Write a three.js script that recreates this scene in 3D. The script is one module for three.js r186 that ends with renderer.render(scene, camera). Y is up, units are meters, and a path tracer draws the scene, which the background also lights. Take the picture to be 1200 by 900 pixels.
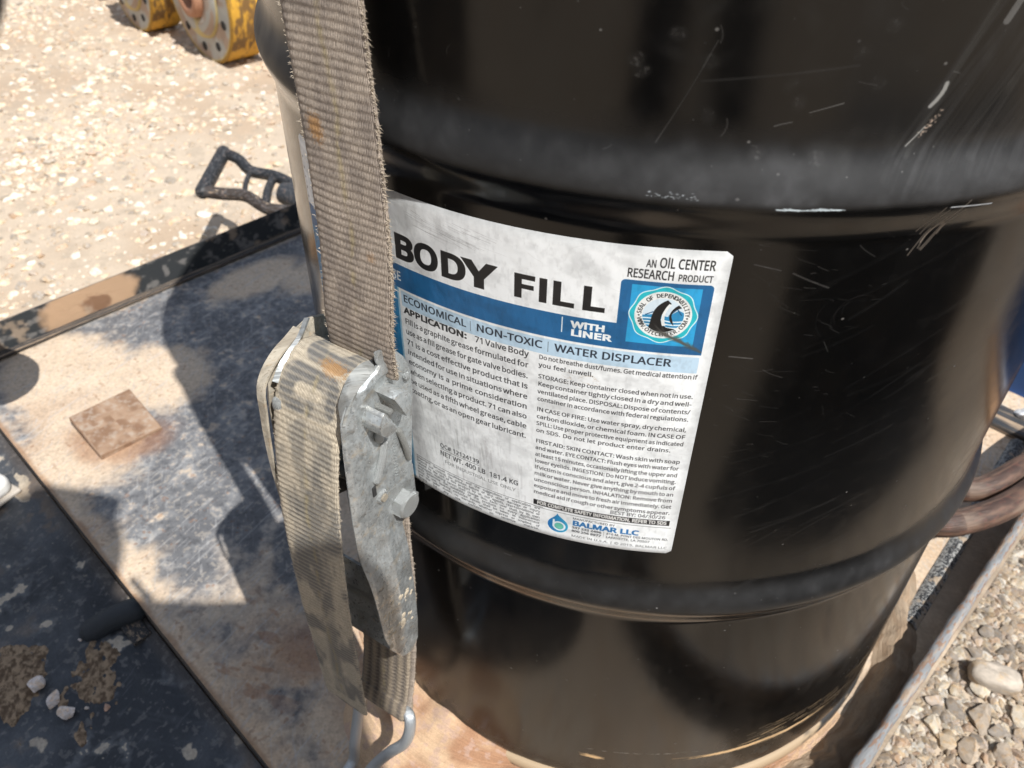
import * as THREE from 'three';
import { RoundedBoxGeometry } from 'three/addons/geometries/RoundedBoxGeometry.js';
import { mergeGeometries, mergeVertices, toCreasedNormals } from 'three/addons/utils/BufferGeometryUtils.js';
import { MarchingCubes } from 'three/addons/objects/MarchingCubes.js';

// ------------------------------------------------------------------ camera, sky, sun, exposure
const scene = new THREE.Scene();
const camera = new THREE.PerspectiveCamera(49.8, 4 / 3, 0.02, 400);
camera.position.set(0, 0.7525, 0.6247);
camera.up.set(-0.1354, 0.7629, -0.6322);
camera.lookAt(-0.1449, 0.7525 - 0.6464, 0.6247 - 0.7491);
camera.focus = 0.46;
camera.userData.fStop = 14;
const SUN = new THREE.Vector3(0.435, 0.815, 0.382).normalize();
{ // clear, slightly hazy desert sky: air and a few thin streaks of high cloud
  const W = 512, H = 256, d = new Float32Array(W * H * 4);
  for (let j = 0, k = 0; j < H; j++) for (let i = 0; i < W; i++, k += 4) {
    const el = (j + 0.5) / H * Math.PI - Math.PI / 2, az = (i + 0.5) / W * 2 * Math.PI - Math.PI, x = Math.cos(el) * Math.cos(az), y = Math.sin(el), z = Math.cos(el) * Math.sin(az);
    const t = Math.pow(Math.max(0, y), 0.55), c = Math.max(0, x * SUN.x + y * SUN.y + z * SUN.z), glow = 0.22 * Math.pow(c, 6) + 0.5 * Math.pow(c, 60);
    const streak = 0.06 * Math.max(0, Math.sin(x * 5 + z * 9 + 2 * Math.sin(x * 3 + y * 4))) * Math.max(0, Math.sin(z * 14 - x * 6 + y * 11)) * (y > 0 ? 1 : 0);
    d[k] = 0.50 + (0.150 - 0.50) * t + glow + streak; d[k + 1] = 0.51 + (0.205 - 0.51) * t + glow * 0.97 + streak; d[k + 2] = 0.52 + (0.315 - 0.52) * t + glow * 0.9 + streak; d[k + 3] = 1;
  }
  const t = new THREE.DataTexture(d, W, H, THREE.RGBAFormat, THREE.FloatType); t.mapping = THREE.EquirectangularReflectionMapping; t.magFilter = THREE.LinearFilter; t.needsUpdate = true; t.name = 'sky';
  scene.background = t; scene.environment = t;
}
const sun = new THREE.DirectionalLight(new THREE.Color(1, 0.982, 0.95), 4.2);
sun.position.copy(SUN).multiplyScalar(12);
sun.castShadow = true;
sun.shadow.mapSize.set(2048, 2048);
Object.assign(sun.shadow.camera, { left: -4, right: 4, top: 4, bottom: -4, near: 0.5, far: 30 });
scene.add(sun);
const renderer = new THREE.WebGLRenderer({ antialias: true });
renderer.toneMapping = THREE.LinearToneMapping;
renderer.toneMappingExposure = 1.5;
renderer.shadowMap.enabled = true;

// ------------------------------------------------------------------ random numbers and noise
function rng(seed) { let a = seed >>> 0; return () => { a = (a + 0x6d2b79f5) | 0; let t = Math.imul(a ^ (a >>> 15), 1 | a); t = (t + Math.imul(t ^ (t >>> 7), 61 | t)) ^ t; return ((t ^ (t >>> 14)) >>> 0) / 4294967296; }; }
const PERM = new Float32Array(65536);
{ const r = rng(7); for (let i = 0; i < 65536; i++) PERM[i] = r(); }
function vn(x, y) {                                    // value noise 0..1
  const xi = Math.floor(x), yi = Math.floor(y); let fx = x - xi, fy = y - yi;
  fx = fx * fx * (3 - 2 * fx); fy = fy * fy * (3 - 2 * fy);
  const a = ((yi & 255) << 8), b = (((yi + 1) & 255) << 8), c = xi & 255, d = (xi + 1) & 255;
  const p = PERM[a | c], q = PERM[a | d], r = PERM[b | c], s = PERM[b | d];
  return p + (q - p) * fx + (r - p) * fy + (p - q - r + s) * fx * fy;
}
function fbm(x, y, o = 4) { let s = 0, a = 0.5, n = 0; for (let i = 0; i < o; i++) { s += a * vn(x, y); n += a; a *= 0.5; x = x * 2.03 + 17.3; y = y * 2.03 + 9.7; } return s / n; }
const clamp = (x, a = 0, b = 1) => Math.min(b, Math.max(a, x));
const ss = (a, b, x) => { const t = clamp((x - a) / (b - a)); return t * t * (3 - 2 * t); };
const lerp = (a, b, t) => a + (b - a) * t;
const mix3 = (a, b, t) => [lerp(a[0], b[0], t), lerp(a[1], b[1], t), lerp(a[2], b[2], t)];
const toS = (c) => { c = clamp(c); return 255 * (c <= 0.0031308 ? 12.92 * c : 1.055 * Math.pow(c, 1 / 2.4) - 0.055); };
const GAM = new Uint8Array(4097); for (let i = 0; i < 4097; i++) GAM[i] = Math.round(toS(i / 4096));

function colourTexture(w, h, f, wrap) {                // f(i, j) -> linear rgb
  const d = new Uint8Array(w * h * 4);
  for (let j = 0, k = 0; j < h; j++) for (let i = 0; i < w; i++, k += 4) {
    const c = f(i, j); d[k] = GAM[(clamp(c[0]) * 4096) | 0]; d[k + 1] = GAM[(clamp(c[1]) * 4096) | 0]; d[k + 2] = GAM[(clamp(c[2]) * 4096) | 0]; d[k + 3] = 255;
  }
  return finish(new THREE.DataTexture(d, w, h), wrap, true);
}
function dataTexture(w, h, f, wrap) {                  // f -> 0..1 grey
  const d = new Uint8Array(w * h * 4);
  for (let j = 0, k = 0; j < h; j++) for (let i = 0; i < w; i++, k += 4) { const c = 255 * clamp(f(i, j)); d[k] = d[k + 1] = d[k + 2] = c; d[k + 3] = 255; }
  return finish(new THREE.DataTexture(d, w, h), wrap, false);
}
function finish(t, wrap, srgb) {
  t.magFilter = THREE.LinearFilter; t.minFilter = THREE.LinearMipmapLinearFilter; t.generateMipmaps = true;
  if (wrap) t.wrapS = t.wrapT = THREE.RepeatWrapping;
  if (srgb) t.colorSpace = THREE.SRGBColorSpace;
  t.needsUpdate = true; return t;
}

// ------------------------------------------------------------------ naming and grouping
const taken = {};
function numbered(name) { const n = taken[name] = (taken[name] ?? -1) + 1; return n ? name + '_' + String(n).padStart(3, '0') : name; }
function tag(o, label, category, group) { o.userData.label = label; o.userData.category = category; if (group) o.userData.group = group; return o; }
function thing(name, label, category, pos = [0, 0, 0], turn = 0, group) {
  const o = new THREE.Group(); o.name = numbered(name); o.position.set(...pos); o.rotation.y = turn; scene.add(o);
  return tag(o, label, category, group);
}
function part(name, geo, mat, parent, kind) {
  const m = new THREE.Mesh(Array.isArray(geo) ? mergeGeometries(geo.map((g) => g.index ? g.toNonIndexed() : g), false) : geo, mat);
  m.name = parent === scene ? numbered(name) : name; m.castShadow = m.receiveShadow = true;
  if (kind) m.userData.kind = kind;
  parent.add(m); return m;
}
const std = (o) => new THREE.MeshStandardMaterial(o);
const lin = (r, g, b) => new THREE.Color().setRGB(r, g, b);
const V3 = (a) => new THREE.Vector3(...a);
function tube(points, r, seg = 80, rad = 14, closed = false) { return new THREE.TubeGeometry(new THREE.CatmullRomCurve3(points.map(V3), closed, 'centripetal'), seg, r, rad, closed); }
function capped(points, r, seg = 60, rad = 14) {
  const g = tube(points, r, seg, rad), a = new THREE.SphereGeometry(r, rad, 8), b = a.clone();
  a.translate(...points[0]); b.translate(...points[points.length - 1]);
  return mergeGeometries([g.toNonIndexed(), a.toNonIndexed(), b.toNonIndexed()]);
}
function box(w, h, d, x, y, z, r = 0.002) { const g = new RoundedBoxGeometry(w, h, d, 2, Math.min(r, w / 2.1, h / 2.1, d / 2.1)); g.translate(x, y, z); return g; }
// a surface z(i, j) given as a grid of points with uv
function gridSurface(nu, nv, f) {
  const p = [], uv = [], idx = [];
  for (let j = 0; j <= nv; j++) for (let i = 0; i <= nu; i++) { const q = f(i / nu, j / nv); p.push(q[0], q[1], q[2]); uv.push(q[3], q[4]); }
  for (let j = 0; j < nv; j++) for (let i = 0; i < nu; i++) { const a = j * (nu + 1) + i, b = a + 1, c = a + nu + 1, d = c + 1; idx.push(a, b, d, a, d, c); }
  const g = new THREE.BufferGeometry();
  g.setAttribute('position', new THREE.Float32BufferAttribute(p, 3)); g.setAttribute('uv', new THREE.Float32BufferAttribute(uv, 2)); g.setIndex(idx); g.computeVertexNormals();
  return g;
}

// ------------------------------------------------------------------ shared surface colours (linear)
const DUST = [0.50, 0.375, 0.255], SAND = [0.56, 0.44, 0.31], RUST = [0.26, 0.115, 0.05], MUD = [0.27, 0.175, 0.105];
const ZINC = [0.52, 0.54, 0.53];

// ------------------------------------------------------------------ ground
const GROUND_Y = -0.18;
const groundTex = colourTexture(1024, 1024, (i, j) => {
  const x = i / 1024 * 32, y = j / 1024 * 32;
  const w = (o) => (a, b) => fbm(a, b, o);
  const big = fbm(x * 0.25, y * 0.25, 4), mid = fbm(x * 1.5 + 40, y * 1.5, 4), fine = PERM[(i * 131 + j * 977) & 65535];
  const c = mix3([0.42, 0.315, 0.22], [0.49, 0.395, 0.295], ss(0.3, 0.7, big));
  const g = mix3(c, [0.37, 0.30, 0.225], ss(0.55, 0.75, mid) * 0.6);
  const k = 0.9 + 0.2 * fine * fine; return [g[0] * k, g[1] * k, g[2] * k];
}, true);
const groundBump = dataTexture(512, 512, (i, j) => 0.5 * fbm(i / 10, j / 10, 3) + 0.5 * PERM[(i * 331 + j * 1277) & 65535] * 0.6, true);
const groundMat = std({ map: groundTex, bumpMap: groundBump, bumpScale: 0.004, roughness: 0.95 });
function groundHeight(x, z) { return GROUND_Y + 0.03 * (fbm(x * 1.3 + 50, z * 1.3 + 50, 3) - 0.5) + 0.012 * (fbm(x * 9 + 80, z * 9, 2) - 0.5); }
{
  const near = gridSurface(260, 260, (a, b) => { const x = -5.5 + 8 * a, z = 3 - 9 * b; return [x, groundHeight(x, z), z, x / 1.6, z / 1.6]; });
  const g = part('ground', near, groundMat, scene); g.userData.kind = 'structure';
  const ring = gridSurface(60, 60, (a, b) => { const x = -60 + 120 * a, z = 60 - 120 * b; const in_ = x > -5.6 && x < 2.6 && z > -6.1 && z < 3.1; return [x, GROUND_Y - (in_ ? 0.05 : 0.03), z, x / 1.6, z / 1.6]; });
  const g2 = part('ground', ring, groundMat, scene); g2.userData.kind = 'structure';
}

// stones: a few deformed shapes shared by all
function stoneGeometry(seed, flat = 0.7, detail = 2, rough = 0.35) {
  const g = mergeVertices(new THREE.IcosahedronGeometry(1, detail).deleteAttribute('normal').deleteAttribute('uv')), p = g.attributes.position, r = rng(seed), planes = [];
  for (let k = 0; k < 15; k++) { const n = new THREE.Vector3(r() - 0.5, r() - 0.5, r() - 0.5).normalize(); planes.push([n, 0.42 + r() * 0.4]); }
  const v = new THREE.Vector3();
  for (let i = 0; i < p.count; i++) {
    v.fromBufferAttribute(p, i);
    for (const [n, d] of planes) { const e = v.dot(n) - d; if (e > 0) v.addScaledVector(n, -e * 0.97); }
    v.multiplyScalar(1 + rough * 0.2 * (fbm(v.x * 2 + seed, v.y * 2 + v.z * 1.7, 2) - 0.5));
    v.y *= flat; v.x *= 1.0 + 0.3 * ((seed * 7) % 5) / 5;
    p.setXYZ(i, v.x, v.y, v.z);
  }
  let out = toCreasedNormals(g, 0.5);
  const uv = []; const q = out.attributes.position; for (let i = 0; i < q.count; i++) uv.push(q.getX(i) * 0.5 + q.getY(i) * 0.3, q.getZ(i) * 0.5);
  out.setAttribute('uv', new THREE.Float32BufferAttribute(uv, 2));
  return out;
}
const stoneTex = colourTexture(256, 256, (i, j) => { const n = fbm(i / 20, j / 20, 5), s = PERM[(i * 57 + j * 811) & 65535]; const k = 0.55 + 0.75 * n + 0.14 * s, w = ss(0.5, 0.7, fbm(i / 34 + 70, j / 34, 4)); return mix3([0.8 * k, 0.8 * k, 0.8 * k], [0.86 * k, 0.74 * k, 0.58 * k], w * 0.8); }, true);
const stoneBump = dataTexture(256, 256, (i, j) => 0.6 * fbm(i / 10, j / 10, 4) + 0.4 * PERM[(i * 91 + j * 433) & 65535], true);
const stoneMat = std({ map: stoneTex, roughness: 0.95, bumpMap: stoneBump, bumpScale: 0.0003 });
const STONE_COLOURS = [[0.72, 0.58, 0.42], [0.62, 0.50, 0.38], [0.78, 0.68, 0.54], [0.50, 0.41, 0.32], [0.40, 0.345, 0.29], [0.62, 0.51, 0.42], [0.60, 0.44, 0.32], [0.85, 0.78, 0.68]];
const STONES = [1, 2, 3, 4, 5, 6].map((s) => stoneGeometry(s * 13, 0.6 + 0.08 * (s % 3), 1));
function scatter(name, label, count, seed, place) {
  const r = rng(seed), m4 = new THREE.Matrix4(), q = new THREE.Quaternion(), e = new THREE.Euler(), s3 = new THREE.Vector3(), c = new THREE.Color();
  STONES.forEach((g, k) => {
    const n = Math.floor(count / STONES.length), im = new THREE.InstancedMesh(g, stoneMat, n);
    for (let i = 0; i < n; i++) {
      const [x, z, s, pale] = place(r);
      e.set((r() - 0.5) * 0.8, r() * 6.28, (r() - 0.5) * 0.8); q.setFromEuler(e); s3.set(s * (0.8 + 0.5 * r()), s * (0.7 + 0.4 * r()), s * (0.8 + 0.4 * r()));
      m4.compose(new THREE.Vector3(x, groundHeight(x, z) - s * 0.05, z), q, s3); im.setMatrixAt(i, m4);
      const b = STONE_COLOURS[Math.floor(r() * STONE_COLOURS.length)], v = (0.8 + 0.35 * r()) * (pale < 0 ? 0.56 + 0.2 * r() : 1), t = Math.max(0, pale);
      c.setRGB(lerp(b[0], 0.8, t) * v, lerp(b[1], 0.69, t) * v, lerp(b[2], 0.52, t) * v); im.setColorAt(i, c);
    }
    im.name = numbered(name); im.castShadow = im.receiveShadow = true; im.userData.kind = 'stuff'; im.userData.label = label; im.userData.category = 'gravel'; im.userData.group = name.replace(/_/g, ' ');
    scene.add(im);
  });
}
// far yard, left of and beyond the tray: patches of pale gravel between bare dusty ground
const stony = (x, z) => ss(0.42, 0.62, fbm(x * 1.1 + 3, z * 1.1 + 60, 3));
scatter('yard_gravel', 'pale loose gravel scattered over the sunlit yard beyond the tray', 60000, 11, (r) => {
  let x, z; for (let k = 0; k < 20; k++) { const d = 0.7 + 3.6 * Math.pow(r(), 0.8), a = 3.3 + (r() - 0.5) * 1.5; x = -0.15 + d * Math.cos(a + 0.6) * 1.0; z = 0.3 + d * Math.sin(a + 0.6); if (r() < 0.22 + stony(x, z)) break; }
  return [x, z, 0.0035 + 0.0135 * Math.pow(r(), 2.6), 0.25 * r()];
});
// close gravel by the right edge of the tray
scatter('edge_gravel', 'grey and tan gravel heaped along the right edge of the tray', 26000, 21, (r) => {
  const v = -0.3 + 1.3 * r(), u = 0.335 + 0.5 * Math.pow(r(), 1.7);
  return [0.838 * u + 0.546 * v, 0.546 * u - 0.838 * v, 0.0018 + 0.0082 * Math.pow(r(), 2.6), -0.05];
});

// ------------------------------------------------------------------ steel tray (turned so that its long side runs along u; local x = u, z = -v)
const TURN = -0.5777;
const U0 = -0.86, U1 = 0.335, Vn = -0.425, Vf = 0.6;
const paintCol = [0.122, 0.122, 0.127], scuff = [0.335, 0.335, 0.335];
function blob(u, v, cu, cv, ru, rv, n, soft = 0.35) { const d = Math.hypot((u - cu) / ru, (v - cv) / rv) + (n - 0.5) * 1.1; return 1 - ss(1 - soft, 1 + soft, d); }
const trayTexW = 2048, trayTexH = 1760;
const trayTex = colourTexture(trayTexW, trayTexH, (i, j) => {
  const u = U0 + (U1 - U0) * i / trayTexW, v = Vn + (Vf - Vn) * j / trayTexH;
  const n1 = fbm(u * 9 + 5, v * 9 + 31, 5), n2 = fbm(u * 34 + 71, v * 34 + 11, 4), n3 = fbm(u * 120, v * 120 + 50, 3), n4 = vn(u * 420, v * 420);
  const wisp = fbm(u * 22 + v * 18 + 4, v * 60 - u * 30 + 9, 4);
  // worn paint: dark and blue-grey with pale scuffing
  let c = mix3(paintCol, scuff, ss(0.36, 0.74, 0.35 * n3 + 0.4 * n2 + 0.25 * n1) * 0.75);
  c = mix3(c, [0.36, 0.34, 0.31], ss(0.56, 0.74, n3 * 0.5 + n2 * 0.5) * 0.45);
  // dust film with broken edges
  const nn = 0.55 * n1 + 0.45 * n2;
  let d = 0;
  d = Math.max(d, 0.97 * blob(u, v, -0.71, -0.325, 0.13, 0.085, nn, 0.4));
  d = Math.max(d, 0.95 * blob(u, v, -0.635, -0.225, 0.075, 0.065, nn, 0.4));
  d = Math.max(d, 0.9 * blob(u, v, -0.60, -0.36, 0.11, 0.065, nn, 0.45));
  d = Math.max(d, 0.9 * blob(u, v, -0.76, 0.0, 0.045, 0.075, n1, 0.4));
  d = Math.max(d, 0.7 * blob(u, v, -0.70, 0.10, 0.05, 0.09, n1, 0.4));
  d = Math.max(d, 0.8 * (1 - ss(0.0, 0.05, v - Vn - 0.008 + (nn - 0.5) * 0.11)) * (u > -0.62 && u < 0.0 ? 1 : 0.7));
  d = Math.max(d, 0.65 * (1 - ss(0.0, 0.03, u - U0 - 0.012 + (nn - 0.5) * 0.05)));
  const rd = Math.hypot(u, v);
  d = Math.max(d, 0.95 * (1 - ss(0.315, 0.345, rd + (nn - 0.5) * 0.09)));
  d = Math.max(d, 0.98 * ss(0.02, 0.10, u + 0.02 + (nn - 0.5) * 0.12) * (1 - ss(0.272, 0.29, u + (nn - 0.5) * 0.03)));
  d = Math.max(d, 0.62 * ss(0.36, 0.62, nn) * ss(-0.42, -0.2, u));
  d = Math.max(d, 0.9 * blob(u, v, 0.0, -0.31, 0.10, 0.08, nn, 0.4));
  d = Math.max(d, ss(0.52, 0.68, nn * 0.5 + wisp * 0.25 + n3 * 0.25) * 0.55);
  d = 0.96 * ss(0.06, 0.80, d + (n3 - 0.5) * 0.30);
  let dust = mix3([0.52, 0.395, 0.28], [0.60, 0.475, 0.345], n2); dust = mix3(dust, [0.40, 0.27, 0.18], ss(0.55, 0.75, n1) * 0.45);
  if (u > -0.2) dust = mix3(dust, [0.45, 0.27, 0.14], 0.35 * ss(0.45, 0.65, n2));
  c = mix3(c, dust, clamp(d));
  // small hard-edged chips, dark scars and fine scratches
  const n5 = fbm(u * 210 + 31, v * 210 + 17, 3), sc1 = fbm(u * 340 + v * 90, v * 26 - u * 18 + 3, 2), sc2 = fbm(u * 40 - v * 22, v * 420 + u * 250, 2);
  c = mix3(c, [0.05, 0.05, 0.055], ss(0.64, 0.70, n5) * (0.4 - 0.25 * d)); c = mix3(c, [0.46, 0.40, 0.33], ss(0.64, 0.70, 1 - n5) * 0.35); c = mix3(c, [0.42, 0.41, 0.40], ss(0.72, 0.78, sc1) * 0.35 + ss(0.74, 0.8, sc2) * 0.3);
  c = mix3(c, [0.27, 0.13, 0.06], ss(0.66, 0.74, n3 * 0.5 + n5 * 0.5) * 0.4);
  // black chipped bar and the dirty channel by the right lip
  const ch = ss(0.278, 0.295, u + (n2 - 0.5) * 0.02);
  c = mix3(c, mix3([0.32, 0.25, 0.18], [0.50, 0.39, 0.28], ss(0.34, 0.58, n1)), ch * 0.92);
  // rust stains near the welded lug, the clamp hook and running streaks under the ratchet
  const ru = Math.max(blob(u, v, -0.535, -0.315, 0.03, 0.05, nn, 0.5) * 0.6, blob(u, v, -0.575, -0.36, 0.05, 0.018, nn, 0.5) * 0.55, blob(u, v, -0.13, -0.335, 0.035, 0.03, nn, 0.5) * 0.5, blob(u, v, -0.02, -0.30, 0.09, 0.04, nn, 0.6) * 0.45, 0.5 * ss(0.66, 0.74, wisp) * blob(u, v, -0.16, -0.35, 0.07, 0.09, 0.5, 0.5));
  c = mix3(c, RUST, ru);
  c = mix3(c, [0.30, 0.17, 0.09], 0.75 * (1 - ss(0.0, 0.006, v - Vn - 0.001 + (n2 - 0.5) * 0.008)));
  const k = 0.86 + 0.28 * n4 * (0.4 + 0.6 * d); return [c[0] * k, c[1] * k, c[2] * k];
});
const trayRough = dataTexture(512, 512, (i, j) => 0.55 + 0.4 * fbm(i / 18, j / 18, 4));
const trayBump = dataTexture(1024, 1024, (i, j) => 0.6 * fbm(i / 12, j / 12, 4) + 0.25 * fbm(i / 60, j / 60, 3) + 0.15 * PERM[(i * 73 + j * 517) & 65535]);
const trayMat = std({ map: trayTex, roughnessMap: trayRough, roughness: 0.95, bumpMap: trayBump, bumpScale: 0.0022, metalness: 0 });
// generic worn black paint, uv in metres
function wornPaint(dust, seed, W = 512, m = 0.5, base = [0.03, 0.032, 0.036]) {
  return colourTexture(W, W, (i, j) => {
    const x = i / W * 32, y = j / W * 32;
    const n1 = fbm(x / 4 + seed, y / 4, 5), n2 = fbm(x * 1.3 + seed, y * 1.3 + 9, 4), n3 = vn(x * 7, y * 7);
    let c = mix3(base, [0.13, 0.135, 0.14], ss(0.45, 0.75, n2) * 0.6);
    c = mix3(c, [0.45, 0.33, 0.22], ss(0.62 - dust * 0.3, 0.78 - dust * 0.25, 0.6 * n1 + 0.4 * n2) * 0.85);
    c = mix3(c, [0.22, 0.10, 0.05], ss(0.70, 0.78, n2) * 0.6);
    const k = 0.85 + 0.3 * n3; return [c[0] * k, c[1] * k, c[2] * k];
  }, true);
}
const wornTex = wornPaint(0.35, 3), wornTex2 = wornPaint(0.55, 40);
const wornMat = std({ map: wornTex, roughness: 0.6, bumpMap: trayBump, bumpScale: 0.001 });
const dustyMat = std({ map: wornTex2, roughness: 0.85, bumpMap: trayBump, bumpScale: 0.002 });
const rustMat = std({ map: colourTexture(512, 512, (i, j) => { const n = fbm(i / 7, j / 7, 4), m = fbm(i / 2.2 + 40, j / 2.2, 3); let c = mix3([0.20, 0.115, 0.068], [0.31, 0.205, 0.135], ss(0.3, 0.7, n)); c = mix3(c, [0.40, 0.34, 0.28], ss(0.5, 0.75, m) * 0.5); return c; }, true), roughness: 0.9, bumpMap: trayBump, bumpScale: 0.002 });
const tray = thing('steel_tray', 'dusty worn steel tray that the black drum stands on', 'tray', [0, 0, 0], TURN);
part('floor', gridSurface(120, 100, (a, b) => { const u = U0 + (U1 - U0) * a, v = Vn + (Vf - Vn) * b; const near = Math.hypot(u, v) < 0.33 ? 0 : 1; return [u, near * 0.003 * (fbm(u * 5 + 9, v * 5 + 3, 2) - 0.5), -v, a, b]; }), trayMat, tray);
part('floor_underside', box(U1 - U0, 0.02, Vf - Vn - 0.002, (U0 + U1) / 2, -0.014, -(Vf + Vn) / 2), wornMat, tray);
{ // left lip, its inside face smeared with one patch of mud
  const lipTex = colourTexture(1024, 64, (i, j) => {
    const v = Vn + (Vf - Vn) * i / 1024, y = j / 64, n = fbm(v * 30, y * 1.5, 4), n2 = fbm(v * 90, y * 5 + 9, 3);
    let c = mix3([0.02, 0.022, 0.024], [0.16, 0.15, 0.14], ss(0.5, 0.75, n2) * 0.8);
    c = mix3(c, [0.42, 0.27, 0.16], 0.92 * blob(v, y, -0.225, 0.45, 0.06, 0.9, n, 0.25));
    c = mix3(c, [0.17, 0.085, 0.045], 0.9 * blob(v, y, -0.215, 0.35, 0.022, 0.3, n2, 0.3));
    c = mix3(c, [0.36, 0.27, 0.19], 0.6 * ss(0.62, 0.72, n)); return c;
  });
  const lipMat = std({ map: lipTex, roughness: 0.8, bumpMap: trayBump, bumpScale: 0.001 });
  part('edge_lip', gridSurface(80, 6, (a, b) => { const v = Vn + (Vf - Vn) * a; return [U0 + 0.014 - 0.008 * b, 0.0 + 0.046 * b + 0.0015 * (fbm(v * 14, 3, 2) - 0.5), -v, a, b]; }), lipMat, tray);
  part('edge_lip', box(0.006, 0.16, Vf - Vn, U0 + 0.0025, -0.036, -(Vf + Vn) / 2, 0.002), wornMat, tray);
  const b = part('edge_strip', box(0.014, 0.005, Vf - Vn - 0.01, U0 + 0.022, 0.0045, -(Vf + Vn) / 2, 0.002), dustyMat, tray);
}
{ // right lip: thin upright plate whose top edge is worn to bright steel and rust
  const rimTex = colourTexture(1024, 64, (i, j) => { const x = i / 1024 * 40, y = j / 64 * 3, n = fbm(x, y, 4), m = fbm(x * 4 + 5, y * 3, 3); let c = mix3([0.20, 0.21, 0.22], [0.42, 0.42, 0.42], n); c = mix3(c, [0.34, 0.19, 0.11], ss(0.5, 0.66, m) * 0.8); c = mix3(c, [0.5, 0.38, 0.27], ss(0.6, 0.75, n) * 0.7); return c; }, true);
  const rim = std({ map: rimTex, roughness: 0.55, metalness: 0.3, bumpMap: trayBump, bumpScale: 0.001 });
  const wallTex = colourTexture(1024, 128, (i, j) => { const x = i / 1024 * 30, y = j / 128 * 2, n = fbm(x, y, 4), m = fbm(x * 3, y * 3 + 7, 4); let c = mix3([0.16, 0.125, 0.10], [0.42, 0.32, 0.22], ss(0.3, 0.6, n)); return mix3(c, [0.12, 0.07, 0.05], ss(0.55, 0.7, m) * 0.6); }, true);
  const wall = std({ map: wallTex, roughness: 0.85, bumpMap: trayBump, bumpScale: 0.001 });
  const L = Vf - Vn, zc = -(Vf + Vn) / 2;
  part('side_lip', gridSurface(80, 6, (a, b) => [0.3235, -0.002 + 0.05 * b, -(Vn + L * a), a, b]), wall, tray);
  part('side_lip', box(0.006, 0.15, L, 0.3275, -0.032, zc, 0.002), wornMat, tray);
  const g = gridSurface(120, 8, (a, b) => { const t = Math.PI * b, v = Vn + L * a, w = 0.003 * (fbm(v * 30, 5, 4) - 0.5) + 0.0012 * (vn(v * 160, b * 4) - 0.5); return [0.327 - (0.0052 + w) * Math.cos(t), 0.0455 + 0.0055 * Math.sin(t) + w, -v, a, b]; });
  part('worn_rim', g, rim, tray);
  const stripTex = colourTexture(2048, 64, (i, j) => { const x = i / 2048 * 60, y = j / 64 * 2.4, n = fbm(x * 0.7, y, 4), m = fbm(x * 5, y * 5, 4), e = Math.abs(j / 64 - 0.5) * 2; let c = mix3([0.03, 0.031, 0.034], [0.34, 0.34, 0.33], ss(0.50, 0.62, m + 0.14 * e)); c = mix3(c, [0.45, 0.35, 0.25], ss(0.60, 0.72, n) * 0.8); return c; }, true);
  part('edge_strip', gridSurface(60, 3, (a, b) => [lerp(0.284, 0.265, a) + 0.018 * b, 0.0045 + (b > 0.01 && b < 0.99 ? 0.0015 : -0.004), -(0.13 + 0.37 * a), a, b]), std({ map: stripTex, roughness: 0.6, bumpMap: trayBump, bumpScale: 0.001 }), tray);
  part('far_lip', [box(U1 - U0 - 0.03, 0.012, 0.046, (U0 + U1) / 2 - 0.008, 0.005, -0.526, 0.003)], wornMat, tray);
}
{ // near hem and the small welded lug
  part('front_hem', box(U1 - U0 - 0.02, 0.03, 0.006, (U0 + U1) / 2, -0.0165, -Vn - 0.0035, 0.002), wornMat, tray);
  const lug = new THREE.Shape(); lug.moveTo(-0.042, -0.038); lug.lineTo(0.04, -0.042); lug.lineTo(0.046, 0.036); lug.lineTo(-0.04, 0.042); lug.closePath();
  const lg = new THREE.ExtrudeGeometry(lug, { depth: 0.007, bevelEnabled: true, bevelThickness: 0.0015, bevelSize: 0.0015, bevelSegments: 2 });
  lg.rotateX(-Math.PI / 2); lg.rotateZ(-0.13); lg.rotateX(-0.02); lg.rotateY(0.05); lg.translate(-0.581, 0.0035, 0.316);
  const lugMesh = part('welded_lug', lg, rustMat, tray); lugMesh.userData.label = 'small rusty square lug welded to the tray floor';
  part('skid_beam', box(0.08, 0.10, 1.0, -0.6, -0.11, -0.09, 0.004), wornMat, tray);
  part('skid_beam', box(0.08, 0.10, 1.0, 0.15, -0.11, -0.09, 0.004), wornMat, tray);
}

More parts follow.
